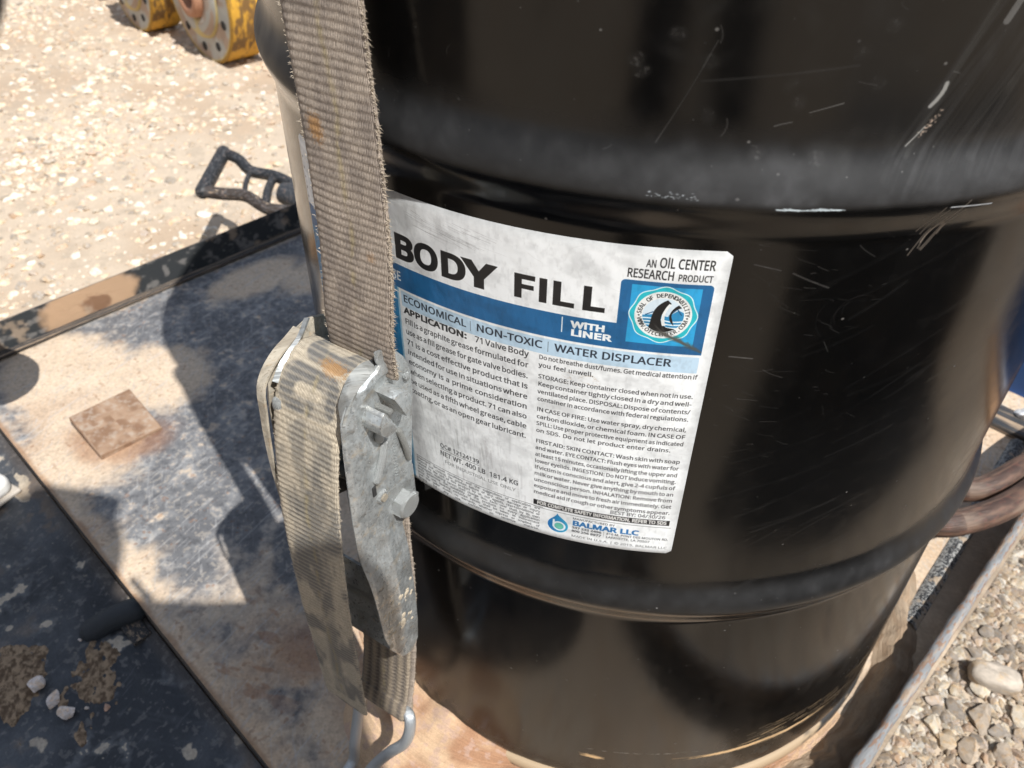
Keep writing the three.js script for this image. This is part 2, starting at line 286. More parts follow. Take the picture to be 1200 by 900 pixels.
// ------------------------------------------------------------------ black cover plate in front of the tray (a little lower)
const PLATE_Y = -0.03;
const P0 = -1.15, P1 = 0.45, PV0 = -1.02, PV1 = -0.426;
const plateTex = colourTexture(2048, 760, (i, j) => {
  const u = P0 + (P1 - P0) * i / 2048, v = PV0 + (PV1 - PV0) * j / 760;
  const n1 = fbm(u * 12 + 3, v * 12 + 77, 5), n2 = fbm(u * 45, v * 45 + 8, 4), n3 = vn(u * 500, v * 500), sc = fbm(u * 12 + v * 10, v * 160 - u * 110, 3);
  let c = mix3([0.022, 0.024, 0.028], [0.075, 0.08, 0.088], ss(0.35, 0.7, n1));
  c = mix3(c, [0.20, 0.205, 0.21], ss(0.62, 0.78, n2) * 0.5);
  c = mix3(c, [0.14, 0.14, 0.145], ss(0.6, 0.8, sc) * 0.12);
  const pale = (cu, cv, ru, rv, k = 1) => k * ss(0.45, 0.62, n2 * 0.7 + n1 * 0.3 + 0.35 * Math.max(-1, 0.45 - Math.hypot((u - cu) / ru, (v - cv) / rv)));
  let p = Math.max(pale(-0.135, -0.467, 0.02, 0.014), pale(-0.12, -0.485, 0.03, 0.012), pale(-0.40, -0.535, 0.007, 0.007, 0.8), pale(-0.19, -0.527, 0.006, 0.005, 0.7), pale(-0.575, -0.452, 0.035, 0.013, 0.9), pale(-0.62, -0.44, 0.05, 0.012, 0.9), pale(-0.25, -0.565, 0.05, 0.012, 0.6), pale(-0.30, -0.50, 0.02, 0.006, 0.5), pale(-0.43, -0.43, 0.006, 0.004, 0.8), 0.8 * ss(0.73, 0.78, n2));
  c = mix3(c, [0.50, 0.42, 0.32], ss(0.25, 0.5, p + (fbm(u * 170, v * 170, 3) - 0.5) * 0.9) * 0.85);
  { const n5 = fbm(u * 190 + 9, v * 190, 3), s1 = fbm(u * 300 + v * 130, v * 30 - u * 30, 2); c = mix3(c, [0.20, 0.185, 0.17], ss(0.64, 0.70, n5) * 0.4); c = mix3(c, [0.15, 0.15, 0.155], ss(0.74, 0.84, s1) * 0.25); }
  c = mix3(c, [0.20, 0.14, 0.09], 0.55 * ss(0.58, 0.7, n1) * ss(0.4, 0.6, n2));
  const hem = ss(-0.445, -0.43, v); c = mix3(c, [0.10, 0.075, 0.055], hem * 0.4);
  const k = 0.85 + 0.3 * n3; return [c[0] * k, c[1] * k, c[2] * k];
});
const plateMat = std({ map: plateTex, roughness: 0.55, roughnessMap: trayRough, bumpMap: trayBump, bumpScale: 0.0015 });
const cover = thing('cover_plate', 'scuffed black steel plate in front of the dusty tray with a ridge along it', 'plate', [0, 0, 0], TURN);
part('plate', gridSurface(160, 60, (a, b) => {
  const u = P0 + (P1 - P0) * a, v = PV0 + (PV1 - PV0) * b; const ridge = 0.004 * Math.exp(-Math.pow((v + 0.4545) / 0.004, 2)) + 0.006 * ss(-0.449, -0.432, v);
  return [u, PLATE_Y + ridge - 0.004 * ss(-0.46, -0.6, v) + 0.004 * (fbm(u * 4, v * 4 + 40, 2) - 0.5), -v, a, b];
}), plateMat, cover);
part('plate_underside', box(P1 - P0, 0.012, PV1 - PV0, (P0 + P1) / 2, PLATE_Y - 0.016, -(PV0 + PV1) / 2), wornMat, cover);
part('hinge_pin', capped([[-0.330, PLATE_Y + 0.001, 0.472], [-0.322, PLATE_Y + 0.010, 0.452], [-0.312, PLATE_Y + 0.014, 0.430]], 0.0135, 24, 18), std({ color: lin(0.025, 0.03, 0.036), roughness: 0.5, bumpMap: trayBump, bumpScale: 0.001 }), cover);
part('hinge_pin_base', box(0.045, 0.006, 0.02, -0.30, PLATE_Y + 0.006, 0.44, 0.002), wornMat, cover);
{ // dried sandy mud on the plate
  const mudTex = colourTexture(256, 256, (i, j) => { const n = fbm(i / 22, j / 22, 5), m = PERM[(i * 39 + j * 761) & 65535]; const c = mix3([0.12, 0.078, 0.048], [0.33, 0.235, 0.15], ss(0.3, 0.7, n)); const k = 0.8 + 0.4 * m; return [c[0] * k, c[1] * k, c[2] * k]; }, true);
  const mudMat = std({ map: mudTex, roughness: 1 });
  const mudShape = (cu, cv, ru, rv, rot, h, seed) => gridSurface(110, 90, (a, b) => {
    const x = (a - 0.5) * 2.6, y = (b - 0.5) * 2.6, d = Math.hypot(x, y), n = fbm(x * 2.2 + seed, y * 2.2 + seed, 4);
    const e = clamp(1 - d + (n - 0.5) * 1.2 - 0.12, -0.4, 1), hh = e > 0 ? Math.pow(e, 0.5) * h * (0.55 + 0.9 * fbm(x * 9 + seed, y * 9, 3)) + 0.0008 : e * 0.02;
    const u = cu + ru * x * Math.cos(rot) - rv * y * Math.sin(rot), v = cv + ru * x * Math.sin(rot) + rv * y * Math.cos(rot);
    return [u, PLATE_Y - 0.0048 + hh + 0.004 * (fbm(u * 4, v * 4 + 40, 2) - 0.5), -v, x * 1.4, y];
  });
  const m1 = thing('dried_mud', 'patch of damp sandy mud beside the short black bar on the plate', 'mud', [0, 0, 0], TURN, null);
  part('mud_crust', mudShape(-0.272, -0.492, 0.068, 0.042, -0.40, 0.0058, 5), mudMat, m1);
  const m2 = thing('dried_mud', 'round brown mud patch at the left picture edge on the black plate', 'mud', [0, 0, 0], TURN, null);
  part('mud_crust', mudShape(-0.330, -0.556, 0.062, 0.036, -0.30, 0.006, 15), mudMat, m2);
}
function trayPoint(u, y, v) { return [0.838 * u + 0.546 * v, y, 0.546 * u - 0.838 * v]; }
{ // white pebbles lying in the mud
  const geos = [stoneGeometry(101, 0.8, 3, 0.9), stoneGeometry(117, 0.75, 3, 0.9), stoneGeometry(131, 0.8, 3, 0.9)];
  const pm = std({ map: stoneTex, roughness: 0.9, color: lin(0.86, 0.76, 0.70) }), pm2 = std({ map: stoneTex, roughness: 0.9, color: lin(0.72, 0.46, 0.34) });
  const list = [[-0.309, -0.541, 0.0105, 0, 'upper left white pebble on the mud, nearest the round mud patch'], [-0.281, -0.536, 0.0085, 1, 'middle one of the three white pebbles on the muddy plate'], [-0.256, -0.530, 0.010, 2, 'lower right one of the three white pebbles on the muddy plate'], [-0.235, -0.502, 0.0045, 1, 'small pinkish pebble right of the white pebbles on the mud'], [-0.33, -0.487, 0.003, 0, 'tiny pale pebble at the upper rim of the sandy mud'], [-0.249, -0.515, 0.003, 2, 'tiny pale pebble beside the lower right white pebble']];
  list.forEach(([u, v, s, k, label], i) => { const m = part('pebble', geos[k], i === 3 ? pm2 : pm, scene); m.scale.setScalar(s); m.rotation.set(0.3 * i, 1.7 * i, 0.2); m.position.set(...trayPoint(u, PLATE_Y + s * 0.55 - 0.002, v)); tag(m, label, 'pebble'); });
}

// ------------------------------------------------------------------ the drum
const R = 0.286, DRUM_H = 0.88;
function drumRadius(y) {
  const hoop = (yc, a, w) => { const d = Math.abs(y - yc) / w; return d < 1 ? a * Math.pow(Math.cos(d * Math.PI / 2), 2) : 0; };
  let r = R + hoop(0.5835, 0.0074, 0.025) + hoop(0.2849, 0.0074, 0.024);
  r -= 0.0045 * (1 - ss(0.012, 0.028, y)); r -= 0.0045 * ss(DRUM_H - 0.03, DRUM_H - 0.012, y);
  return r;
}
const ARC = R * Math.PI / 180 * 200;                    // metres of circumference covered by the paint map (azimuth -100..100)
function drumCanvas(w, h, bg) {
  const cv = document.createElement('canvas'); cv.width = w; cv.height = h; const g = cv.getContext('2d'); g.fillStyle = bg; g.fillRect(0, 0, w, h);
  return { cv, g, X: (s) => (s / ARC + 0.5) * w, Y: (y) => (1 - y / 0.9) * h, k: w / ARC };
}
const DW = 2048, DH = 2048;
let drumTex, drumRough;
{
  const D = drumCanvas(DW, DH, 'rgb(7,7,7)'), g = D.g, r = rng(5);
  const stroke = (s0, y0, s1, y1, w, a, col = '190,186,180') => { g.strokeStyle = `rgba(${col},${a})`; g.lineWidth = w * D.k; g.lineCap = 'round'; g.beginPath(); g.moveTo(D.X(s0), D.Y(y0)); const mx = (s0 + s1) / 2 + (r() - 0.5) * 0.006, my = (y0 + y1) / 2; g.quadraticCurveTo(D.X(mx), D.Y(my), D.X(s1), D.Y(y1)); g.stroke(); };
  const dab = (s, y, rx, ry, rot, a, col = '170,166,162') => { g.save(); g.translate(D.X(s), D.Y(y)); g.rotate(rot); g.scale(rx * D.k, ry * D.k); const q = g.createRadialGradient(0, 0, 0, 0, 0, 1); q.addColorStop(0, `rgba(${col},${a})`); q.addColorStop(0.6, `rgba(${col},${a * 0.55})`); q.addColorStop(1, `rgba(${col},0)`); g.fillStyle = q; g.beginPath(); g.arc(0, 0, 1, 0, 7); g.fill(); g.restore(); };
  // tiny specks everywhere
  for (let i = 0; i < 1500; i++) { const s = (r() - 0.5) * ARC, y = r() * 0.88, q = 0.00025 + 0.0006 * Math.pow(r(), 4); g.fillStyle = `rgba(200,195,188,${0.15 + 0.5 * r() * r()})`; g.beginPath(); g.arc(D.X(s), D.Y(y), q * D.k, 0, 7); g.fill(); }
  for (let i = 0; i < 150; i++) { const s = (r() - 0.5) * ARC, y = r() * 0.88, a = r() * 6.28, l = 0.002 + 0.008 * r(); stroke(s, y, s + Math.cos(a) * l, y + Math.sin(a) * l, 0.0002 + 0.0002 * r(), 0.12 + 0.2 * r()); }
  // long smeared rub marks on the upper right shoulder
  for (let i = 0; i < 70; i++) { const s = 0.09 + 0.1 * r(), y = 0.585 + 0.02 * r(), l = 0.05 + 0.08 * r(); stroke(s, y, s + l * (0.25 + 0.3 * r()), y + l, 0.001 + 0.005 * r() * r(), 0.012 + 0.03 * r()); }
  for (let i = 0; i < 60; i++) dab(-0.03 + 0.2 * r(), 0.60 + 0.08 * r(), 0.004 + 0.012 * r(), 0.002 + 0.006 * r(), r() * 3, 0.015 + 0.035 * r());
  for (const [s, y, a] of [[-0.0169, 0.6384, 0.4], [-0.014, 0.634, 0.3], [-0.0016, 0.6495, 0.35], [0.0797, 0.655, 0.25], [0.07, 0.645, 0.18], [0.05, 0.625, 0.3], [0.045, 0.632, 0.2], [0.012, 0.64, 0.22], [0.08, 0.633, 0.2], [0.037, 0.604, 0.3], [0.062, 0.602, 0.3], [0.015, 0.618, 0.25]]) { dab(s, y, 0.005, 0.004, r() * 3, a * 0.3); for (let q = 0; q < 9; q++) dab(s + 0.005 * (r() - 0.5), y + 0.005 * (r() - 0.5), 0.0006 + 0.0014 * r(), 0.0004 + 0.0008 * r(), r() * 3, a * 0.5 * r()); }
  stroke(0.0139, 0.648, -0.005, 0.605, 0.0005, 0.2); stroke(0.055, 0.621, 0.068, 0.625, 0.0005, 0.5); stroke(0.042, 0.615, 0.049, 0.617, 0.0005, 0.4); stroke(0.01, 0.632, 0.07, 0.640, 0.0012, 0.09);
  stroke(0.1053, 0.6226, 0.1094, 0.6318, 0.0020, 0.6, '190,188,183'); stroke(0.1265, 0.655, 0.131, 0.668, 0.0035, 0.35);
  for (let i = 0; i < 40; i++) { const q = r() + r() - 1; dab(0.107 + 0.004 * q + 0.002 * r(), 0.615 + 0.006 * q + 0.003 * (r() - 0.5), 0.0003 + 0.0008 * r(), 0.0003 + 0.0008 * r(), 0, 0.4 + 0.3 * r(), '195,170,150'); } stroke(0.1, 0.606, 0.106, 0.614, 0.0008, 0.6);
  for (let i = 0; i < 9; i++) { const s = 0.118 + 0.014 * r(), y = 0.55 + 0.02 * r(); stroke(s, y, s + 0.006, y + 0.014, 0.001, 0.3, '205,185,165'); }
  // chips along the crest of the upper hoop
  for (let i = 0; i < 20; i++) { const s = 0.046 + 0.028 * r(); stroke(s, 0.5812 + 0.001 * (r() - 0.5), s + 0.004, 0.5808, 0.0006 + 0.0005 * r(), 0.75, '200,215,222'); }
  for (let i = 0; i < 34; i++) { const s = -0.006 + 0.022 * r(); dab(s, 0.5835 + 0.004 * r() * r(), 0.0003 + 0.0007 * r(), 0.0003 + 0.0004 * r(), 0, 0.4 + 0.4 * r(), '200,212,218'); }
  stroke(0.128, 0.578, 0.15, 0.5765, 0.001, 0.8, '210,216,222'); stroke(0.172, 0.576, 0.18, 0.5765, 0.001, 0.7, '210,205,198');
  // scuffs right of the label
  for (let i = 0; i < 90; i++) { const s = 0.045 + 0.09 * r() * r(), y = 0.42 + 0.15 * r(), l = 0.002 + 0.014 * r() * r(); stroke(s, y, s + l, y - l * (r() - 0.25), 0.0002 + 0.0004 * r(), 0.06 + 0.14 * r()); }
  for (let i = 0; i < 4; i++) { const cs = 0.095 + 0.01 * r(), cy = 0.515 + 0.01 * r(), q = 0.008 + 0.012 * r(); g.strokeStyle = `rgba(185,182,176,${0.03 + 0.06 * r()})`; g.lineWidth = (0.0003 + 0.0006 * r()) * D.k; g.beginPath(); g.arc(D.X(cs), D.Y(cy), q * D.k, 2 + r(), 4 + 2 * r()); g.stroke(); }
  stroke(0.066, 0.5445, 0.085, 0.536, 0.0010, 0.2); stroke(0.047, 0.549, 0.06, 0.546, 0.0006, 0.3); stroke(0.045, 0.495, 0.057, 0.494, 0.0008, 0.4);
  for (let i = 0; i < 110; i++) { const s = 0.04 + 0.26 * r(), y = 0.30 + 0.25 * r(), l = 0.02 + 0.05 * r(); stroke(s, y, s + l * 0.8, y + l * (0.25 + 0.4 * r()), 0.0008 + 0.002 * r(), 0.015 + 0.03 * r()); }
  for (let i = 0; i < 24; i++) dab((r() - 0.3) * 0.5, 0.1 + 0.18 * r(), 0.001 + 0.001 * r(), 0.004, 0.3, 0.05 + 0.06 * r());
  // sandy smears near the base
  const sand = '205,170,125';
  for (let i = 0; i < 26; i++) { const q = r(); stroke(-0.004 + 0.012 * q, 0.064 - 0.005 * r(), 0.010 + 0.008 * q, 0.061 - 0.004 * r(), 0.0014, 0.4, sand); }
  for (let i = 0; i < 70; i++) { const q = r(), s = 0.075 + 0.12 * q; stroke(s, 0.064 - 0.01 * Math.abs(r() - 0.5), s + 0.02 + 0.03 * r(), 0.064 + 0.004 * (r() - 0.5), 0.0005 + 0.0012 * r(), 0.4 + 0.3 * r(), sand); }
  for (let i = 0; i < 80; i++) { const s = 0.13 + 0.16 * r(), y = 0.055 + 0.035 * r() + 0.1 * Math.max(0, s - 0.2); stroke(s, y, s + 0.008 + 0.012 * r(), y + 0.002, 0.0004 + 0.0008 * r(), 0.35 + 0.4 * r(), sand); }
  for (let i = 0; i < 40; i++) { const s = 0.0 + 0.1 * r(); stroke(s, 0.073 + 0.002 * (r() - 0.5), s + 0.003, 0.073, 0.0004, 0.5, '225,215,200'); }
  const im = g.getImageData(0, 0, DW, DH), d = im.data, rough = new Uint8Array(DW * DH * 4);
  for (let j = 0, k = 0; j < DH; j++) {
    const y = (1 - j / DH) * 0.9;
    for (let i = 0; i < DW; i++, k += 4) {
      const s = (i / DW - 0.5) * ARC, n = fbm(s * 40 + 3, y * 9 + 5, 4), m = fbm(s * 130, y * 130, 3), mark = d[k] - 7;
      let f = 0.022 * ss(0.45, 0.75, n) + 0.015 * ss(0.5, 0.8, m); f *= 0.25 + 0.9 * ss(-0.05, 0.3, s);
      const dustSheen = Math.max(ss(0.622, 0.590, y) * ss(0.5785, 0.5845, y), 0.62 * ss(0.318, 0.294, y) * ss(0.280, 0.286, y)); f += dustSheen * (0.20 + 0.22 * m * n) * (0.75 + 0.25 * ss(-0.08, 0.05, s));  // grey sky sheen painted on the hoops' upper slopes, along with settled dust
      let low = 0.75 * (1 - ss(0.004, 0.05, y + (m - 0.5) * 0.05)) * ss(0.42, 0.62, fbm(s * 25 + 9, y * 60, 3)) + 0.35 * (1 - ss(0.0, 0.02, y)) + 0.10 * (1 - ss(0.03, 0.2, y)) * n;
      low *= 0.55 + 0.45 * ss(-0.1, 0.1, s);
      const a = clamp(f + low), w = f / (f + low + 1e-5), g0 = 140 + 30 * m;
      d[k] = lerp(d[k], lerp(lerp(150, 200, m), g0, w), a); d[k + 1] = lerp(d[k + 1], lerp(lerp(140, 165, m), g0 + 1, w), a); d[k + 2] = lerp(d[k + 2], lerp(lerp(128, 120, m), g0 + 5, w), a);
      const q = clamp(0.09 + 0.10 * n + 0.05 * m + dustSheen * 0.2 + Math.max(0, mark) / 255 * 0.9 + a * 1.2); rough[k] = rough[k + 1] = rough[k + 2] = 255 * q; rough[k + 3] = 255;
    }
  }
  g.putImageData(im, 0, 0);
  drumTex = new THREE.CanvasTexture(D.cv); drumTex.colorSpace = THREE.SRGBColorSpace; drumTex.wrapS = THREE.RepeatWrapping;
  // data texture rows run bottom-up
  const flip = new Uint8Array(rough.length), row = DW * 4; for (let j = 0; j < DH; j++) flip.set(rough.subarray((DH - 1 - j) * row, (DH - j) * row), j * row);
  drumRough = finish(new THREE.DataTexture(flip, DW, DH), false, false); drumRough.wrapS = THREE.RepeatWrapping;
}
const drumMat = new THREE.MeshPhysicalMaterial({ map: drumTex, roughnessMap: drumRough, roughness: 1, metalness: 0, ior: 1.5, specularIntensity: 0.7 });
const drum = thing('steel_drum', 'black steel drum with a white and blue product label standing on the tray', 'drum');
const NA = 360, ys = []; for (let y = 0.008; y < DRUM_H - 0.008; y += (Math.abs(y - 0.2849) < 0.034 || Math.abs(y - 0.5835) < 0.036 || y < 0.035 ? 0.0016 : 0.008)) ys.push(y);
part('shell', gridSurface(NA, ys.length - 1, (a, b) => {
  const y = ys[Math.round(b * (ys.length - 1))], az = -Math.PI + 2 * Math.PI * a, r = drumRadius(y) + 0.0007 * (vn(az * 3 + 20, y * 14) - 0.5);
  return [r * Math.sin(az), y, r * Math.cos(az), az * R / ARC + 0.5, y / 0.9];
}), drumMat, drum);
const chime = new THREE.MeshPhysicalMaterial({ color: lin(0.02, 0.019, 0.018), roughness: 0.4 });
const lathe = (pts, seg = 200) => new THREE.LatheGeometry(pts.map((p) => new THREE.Vector2(...p)), seg);
const chimeDirt = std({ map: colourTexture(1024, 32, (i, j) => { const n = fbm(i / 9, j / 8, 3), m = fbm(i / 40, 3, 3); return mix3([0.03, 0.028, 0.026], [0.42, 0.31, 0.2], ss(0.45, 0.62, 0.5 * n + 0.5 * m) * 0.9); }, true), roughness: 0.7 });
part('bottom_chime', lathe([[0.276, 0.0], [0.2845, 0.0], [0.2868, 0.002], [0.2872, 0.008], [0.2862, 0.0125], [0.2835, 0.0145], [0.278, 0.0145]]), chimeDirt, drum);
part('top_chime', lathe([[0.277, 0.866], [0.284, 0.866], [0.287, 0.869], [0.2872, 0.879], [0.285, 0.884], [0.280, 0.884], [0.278, 0.880], [0.2775, 0.868]]), chime, drum);
part('lid', lathe([[0.0, 0.868], [0.15, 0.869], [0.272, 0.867], [0.2785, 0.872]]), chime, drum);
// ---- product label
const LB = { s0: -0.2455, s1: 0.0368, y0: 0.335, y1: 0.5532 };
const LW = 2048, LH = Math.round(2048 * (LB.y1 - LB.y0) / (LB.s1 - LB.s0));
const labelCanvas = document.createElement('canvas'); labelCanvas.width = LW; labelCanvas.height = LH;
{
  const g = labelCanvas.getContext('2d'), k = LW / (LB.s1 - LB.s0), X = (s) => (s - LB.s0) * k, Y = (y) => (LB.y1 - y) * k;
  g.fillStyle = '#edf0f2'; g.fillRect(0, 0, LW, LH);
  const rect = (s0, y1, s1, y0, c) => { g.fillStyle = c; g.fillRect(X(s0), Y(y1), (s1 - s0) * k, (y1 - y0) * k); };
  const rrect = (s0, y1, s1, y0, r, c) => { g.fillStyle = c; g.beginPath(); g.roundRect(X(s0), Y(y1), (s1 - s0) * k, (y1 - y0) * k, r); g.fill(); };
  // text stretched to run from s0 to s1 on the baseline y with capital height h
  const text = (str, s0, s1, y, h, { bold = false, col = '#2a2a2c', font = 'sans-serif', wide = 0 } = {}) => {
    str = str.replace(/I/g, 'l');                         // a capital I without serifs
    const px = h * k / 0.715; g.font = `${px}px ${font}`; g.fillStyle = col; const wt = wide ? wide : bold ? 0.095 : px < 60 ? 0.045 : 0.05; g.textBaseline = 'alphabetic'; g.textAlign = 'left';
    const w = g.measureText(str).width; g.save(); g.translate(X(s0), Y(y)); g.scale((s1 - s0) * k / w, 1); g.fillText(str, 0, 0); g.strokeStyle = col; g.lineJoin = 'miter'; g.lineWidth = px * wt; g.strokeText(str, 0, 0); g.restore();
  };
  const justify = (str, s0, s1, y, h, o = {}) => {        // words spread across the column
    const px = h * k / 0.715, sx = o.sx ?? 1.05; g.font = `${px}px sans-serif`; g.fillStyle = o.col ?? '#343437'; g.textAlign = 'left';
    const ws = str.replace(/I/g, 'l').split(' '), wd = ws.map((q) => g.measureText(q).width * sx), tot = wd.reduce((a, b) => a + b, 0); let gap = ((s1 - s0) * k - tot) / Math.max(1, ws.length - 1);
    let f = 1; if (gap < px * 0.14) { f = ((s1 - s0) * k - px * 0.14 * (ws.length - 1)) / tot; gap = px * 0.14; } if (o.ragged) { gap = Math.min(gap, px * 0.3); }
    let x = X(s0); ws.forEach((q, i) => { g.save(); g.translate(x, Y(y)); g.scale(sx * f, 1); g.fillText(q, 0, 0); g.strokeStyle = g.fillStyle; g.lineWidth = px * 0.04; g.strokeText(q, 0, 0); g.restore(); x += wd[i] * f + gap; });
  };
  const BLUE = '#1f6296', PALE = '#bcd6ea', CYAN = '#1f93bf';
  // band with the raised box at its right end
  rect(LB.s0, 0.5087, -0.0128, 0.4930, BLUE); rrect(-0.0128, 0.5348, 0.0310, 0.4930, 16, BLUE); rect(-0.0128, 0.505, 0.0310, 0.4930, BLUE); rect(-0.0127, 0.515, -0.008, 0.5, BLUE);
  rect(LB.s0, 0.4930, -0.1455, LB.y0 + 0.002, '#2f7fb0'); rect(-0.1456, 0.4930, -0.1442, LB.y0 + 0.002, '#9cc6dd');
  rect(-0.1425, 0.4915, 0.0305, 0.4812, PALE); rrect(-0.02, 0.4915, 0.0305, 0.4812, 14, PALE);
  for (const [ch, a, b] of [['B', -0.1450, -0.1296], ['O', -0.1298, -0.1126], ['D', -0.1120, -0.0948], ['Y', -0.0956, -0.0786]]) text(ch, a, b, 0.5138, 0.0141, { bold: true, col: '#1d1d1f', wide: 0.10 }); { const K = '#1d1d1f', b = 0.5136, t = 0.5280, w = 0.0041, a = 0.0029; rect(-0.0668, t, -0.0668 + w, b, K); rect(-0.0668, t, -0.0556, t - a, K); rect(-0.0668, 0.5222, -0.0562, 0.5222 - a * 0.95, K);
    rect(-0.0533, t, -0.0533 + w, b, K); for (const x of [-0.0460, -0.0305]) { rect(x, t, x + w, b, K); rect(x, b + a, x + 0.0112, b, K); } }
  text('SE', -0.1486, -0.1414, 0.4983, 0.0058, { col: '#e8eef2' });
  rect(-0.0407, 0.5074, -0.0401, 0.4978, '#dfe8ee'); text('WITH', -0.0357, -0.0180, 0.5021, 0.0037, { bold: true, col: '#eef2f4' }); text('LINER', -0.0357, -0.0146, 0.4968, 0.0037, { bold: true, col: '#eef2f4' });
  text('AN', -0.0020, 0.0028, 0.5428, 0.0040); text('OIL CENTER', 0.0040, 0.0297, 0.5430, 0.0053); text('RESEARCH', -0.0106, 0.0118, 0.5364, 0.0049); text('PRODUCT', 0.0134, 0.0296, 0.5364, 0.0036);
  text('ECONOMICAL', -0.1412, -0.0958, 0.4846, 0.0046, { col: '#2a3340' }); text('|', -0.0937, -0.0925, 0.4846, 0.0046); text('NON-TOXIC', -0.0895, -0.0503, 0.4846, 0.0046, { col: '#2a3340' }); text('|', -0.0478, -0.0466, 0.4846, 0.0046); text('WATER DISPLACER', -0.0437, 0.0170, 0.4846, 0.0046, { col: '#2a3340' });
  // left column
  text('APPLICATION:', -0.1412, -0.0955, 0.4768, 0.0040, { bold: true }); justify('71 Valve Body', -0.0905, -0.0578, 0.4768, 0.0039, { sx: 1.0 });
  ['Fill is a graphite grease formulated for', 'use as a fill grease for gate valve bodies.', '71 is a cost effective product that is', 'intended for use in situations where', 'economy is a prime consideration', 'when selecting a product. 71 can also', 'be used as a fifth wheel grease, cable', 'coating, or as an open gear lubricant.'].forEach((q, i) => justify(q, -0.1412, -0.0578, 0.4693 - 0.00757 * i, 0.0037));
  // right column
  const C0 = -0.0520, C1 = 0.0313, dy = 0.0054;
  const block = (y, lines) => lines.forEach((q, i) => justify(q, C0, C1, y - dy * i, 0.0029, { ragged: i === lines.length - 1 }));
  block(0.4772, ['Do not breathe dust/fumes. Get medical attention if', 'you feel unwell.']);
  block(0.4638, ['STORAGE: Keep container closed when not in use.', 'Keep container tightly closed in a dry and well-', 'ventilated place. DISPOSAL: Dispose of contents/', 'container in accordance with federal regulations.']);
  block(0.4398, ['IN CASE OF FIRE: Use water spray, dry chemical,', 'carbon dioxide, or chemical foam. IN CASE OF', 'SPILL: Use proper protective equipment as indicated', 'on SDS. Do not let product enter drains.']);
  block(0.4150, ['FIRST AID: SKIN CONTACT: Wash skin with soap', 'and water. EYE CONTACT: Flush eyes with water for', 'at least 15 minutes, occasionally lifting the upper and', 'lower eyelids. INGESTION: Do NOT induce vomiting.', 'If victim is conscious and alert, give 2-4 cupfuls of', 'milk or water. Never give anything by mouth to an', 'unconscious person. INHALATION: Remove from', 'exposure and move to fresh air immediately. Get', 'medical aid if cough or other symptoms appear.']);
  text('BEST BY: 04/30/26', -0.0040, 0.0292, 0.3676, 0.0029, { col: '#707274' });
  rect(-0.0518, 0.3664, 0.0322, 0.3618, '#232325'); text('FOR COMPLETE SAFETY INFORMATION, REFER TO SDS', -0.0495, 0.0305, 0.3626, 0.0028, { bold: true, col: '#d8d8d6' });
  rect(-0.1420, 0.3608, -0.0455, 0.3604, '#55575a'); rect(-0.0518, 0.3600, 0.0335, 0.3596, '#77797c');
  text('QC# 12124139', -0.1196, -0.0895, 0.3808, 0.0036, { col: '#404246' }); rect(-0.1196, 0.3796, -0.0895, 0.3792, '#6a6c70');
  text('NET WT. 400 LB  181.4 KG', -0.1200, -0.0622, 0.3738, 0.0039, { col: '#3a3c40' }); text('FOR INDUSTRIAL USE ONLY', -0.1165, -0.0640, 0.3678, 0.0026, { col: '#9a9c9e' });
  ['Important: Because conditions and the suggestions of application are', 'beyond our control, for product failure of any other damage or injury', 'caused by the use of this product by us, our agents, representations or', 'employees. Nothing herein shall change this. Each user shall by its own', 'tests determine the suitability of the products for every application', 'prior to use. Nothing contained herein shall be taken as inducement', 'and the seller makes no warranty, whether express or implied, of', 'fitness for any use. Contains no sensitive material.'].forEach((q, i) => justify(q, -0.1418, -0.0472, 0.3578 - 0.0028 * i, 0.0020, { col: '#4a4c50', sx: 0.95 }));
  // droplet emblem and maker lines
  { const cx = X(-0.0352), cy = Y(0.3476), q = 0.0066 * k; const gr = g.createLinearGradient(cx - q, cy, cx + q, cy); gr.addColorStop(0, '#1b6fb4'); gr.addColorStop(1, '#2fa6cf'); g.fillStyle = gr;
    g.beginPath(); g.moveTo(cx - q * 0.1, cy - q * 1.65); g.bezierCurveTo(cx + q * 0.1, cy - q * 1.05, cx + q, cy - q * 0.9, cx + q, cy); g.arc(cx, cy, q, 0, Math.PI); g.bezierCurveTo(cx - q, cy - q * 0.75, cx - q * 0.35, cy - q * 0.9, cx - q * 0.1, cy - q * 1.65); g.fill();
    g.strokeStyle = '#e4f0f4'; g.lineWidth = q * 0.2; g.beginPath(); g.arc(cx + q * 0.12, cy + q * 0.08, q * 0.55, 0, 7); g.stroke(); g.beginPath(); g.moveTo(cx - q * 0.42, cy + q * 0.05); g.lineTo(cx - q * 0.42, cy - q * 0.75); g.stroke();
    g.fillStyle = '#6cc4ae'; g.beginPath(); g.arc(cx + q * 0.12, cy + q * 0.08, q * 0.42, 0, 7); g.fill(); }
  text('MANUFACTURED BY', -0.0262, 0.0000, 0.3563, 0.0018, { col: '#66686b' }); text('BALMAR LLC', -0.0262, 0.0150, 0.3508, 0.0044, { bold: true, col: '#1d6fae' });
  text('337 232 2496', -0.0262, -0.0075, 0.3478, 0.0020, { bold: true, col: '#55585c' }); text('800 256 8977', -0.0262, -0.0075, 0.3447, 0.0020, { bold: true, col: '#55585c' }); rect(-0.0062, 0.3503, -0.0060, 0.3445, '#888');
  text('816 M. PONT DES MOUTON RD.', -0.0045, 0.0335, 0.3478, 0.0020, { col: '#55585c' }); text('LAFAYETTE, LA 70507', -0.0045, 0.0225, 0.3447, 0.0020, { col: '#55585c' });
  text('MADE IN U.S.A. | © 2015. BALMAR LLC', -0.0262, 0.0335, 0.3398, 0.0020, { col: '#8a8c8e' });
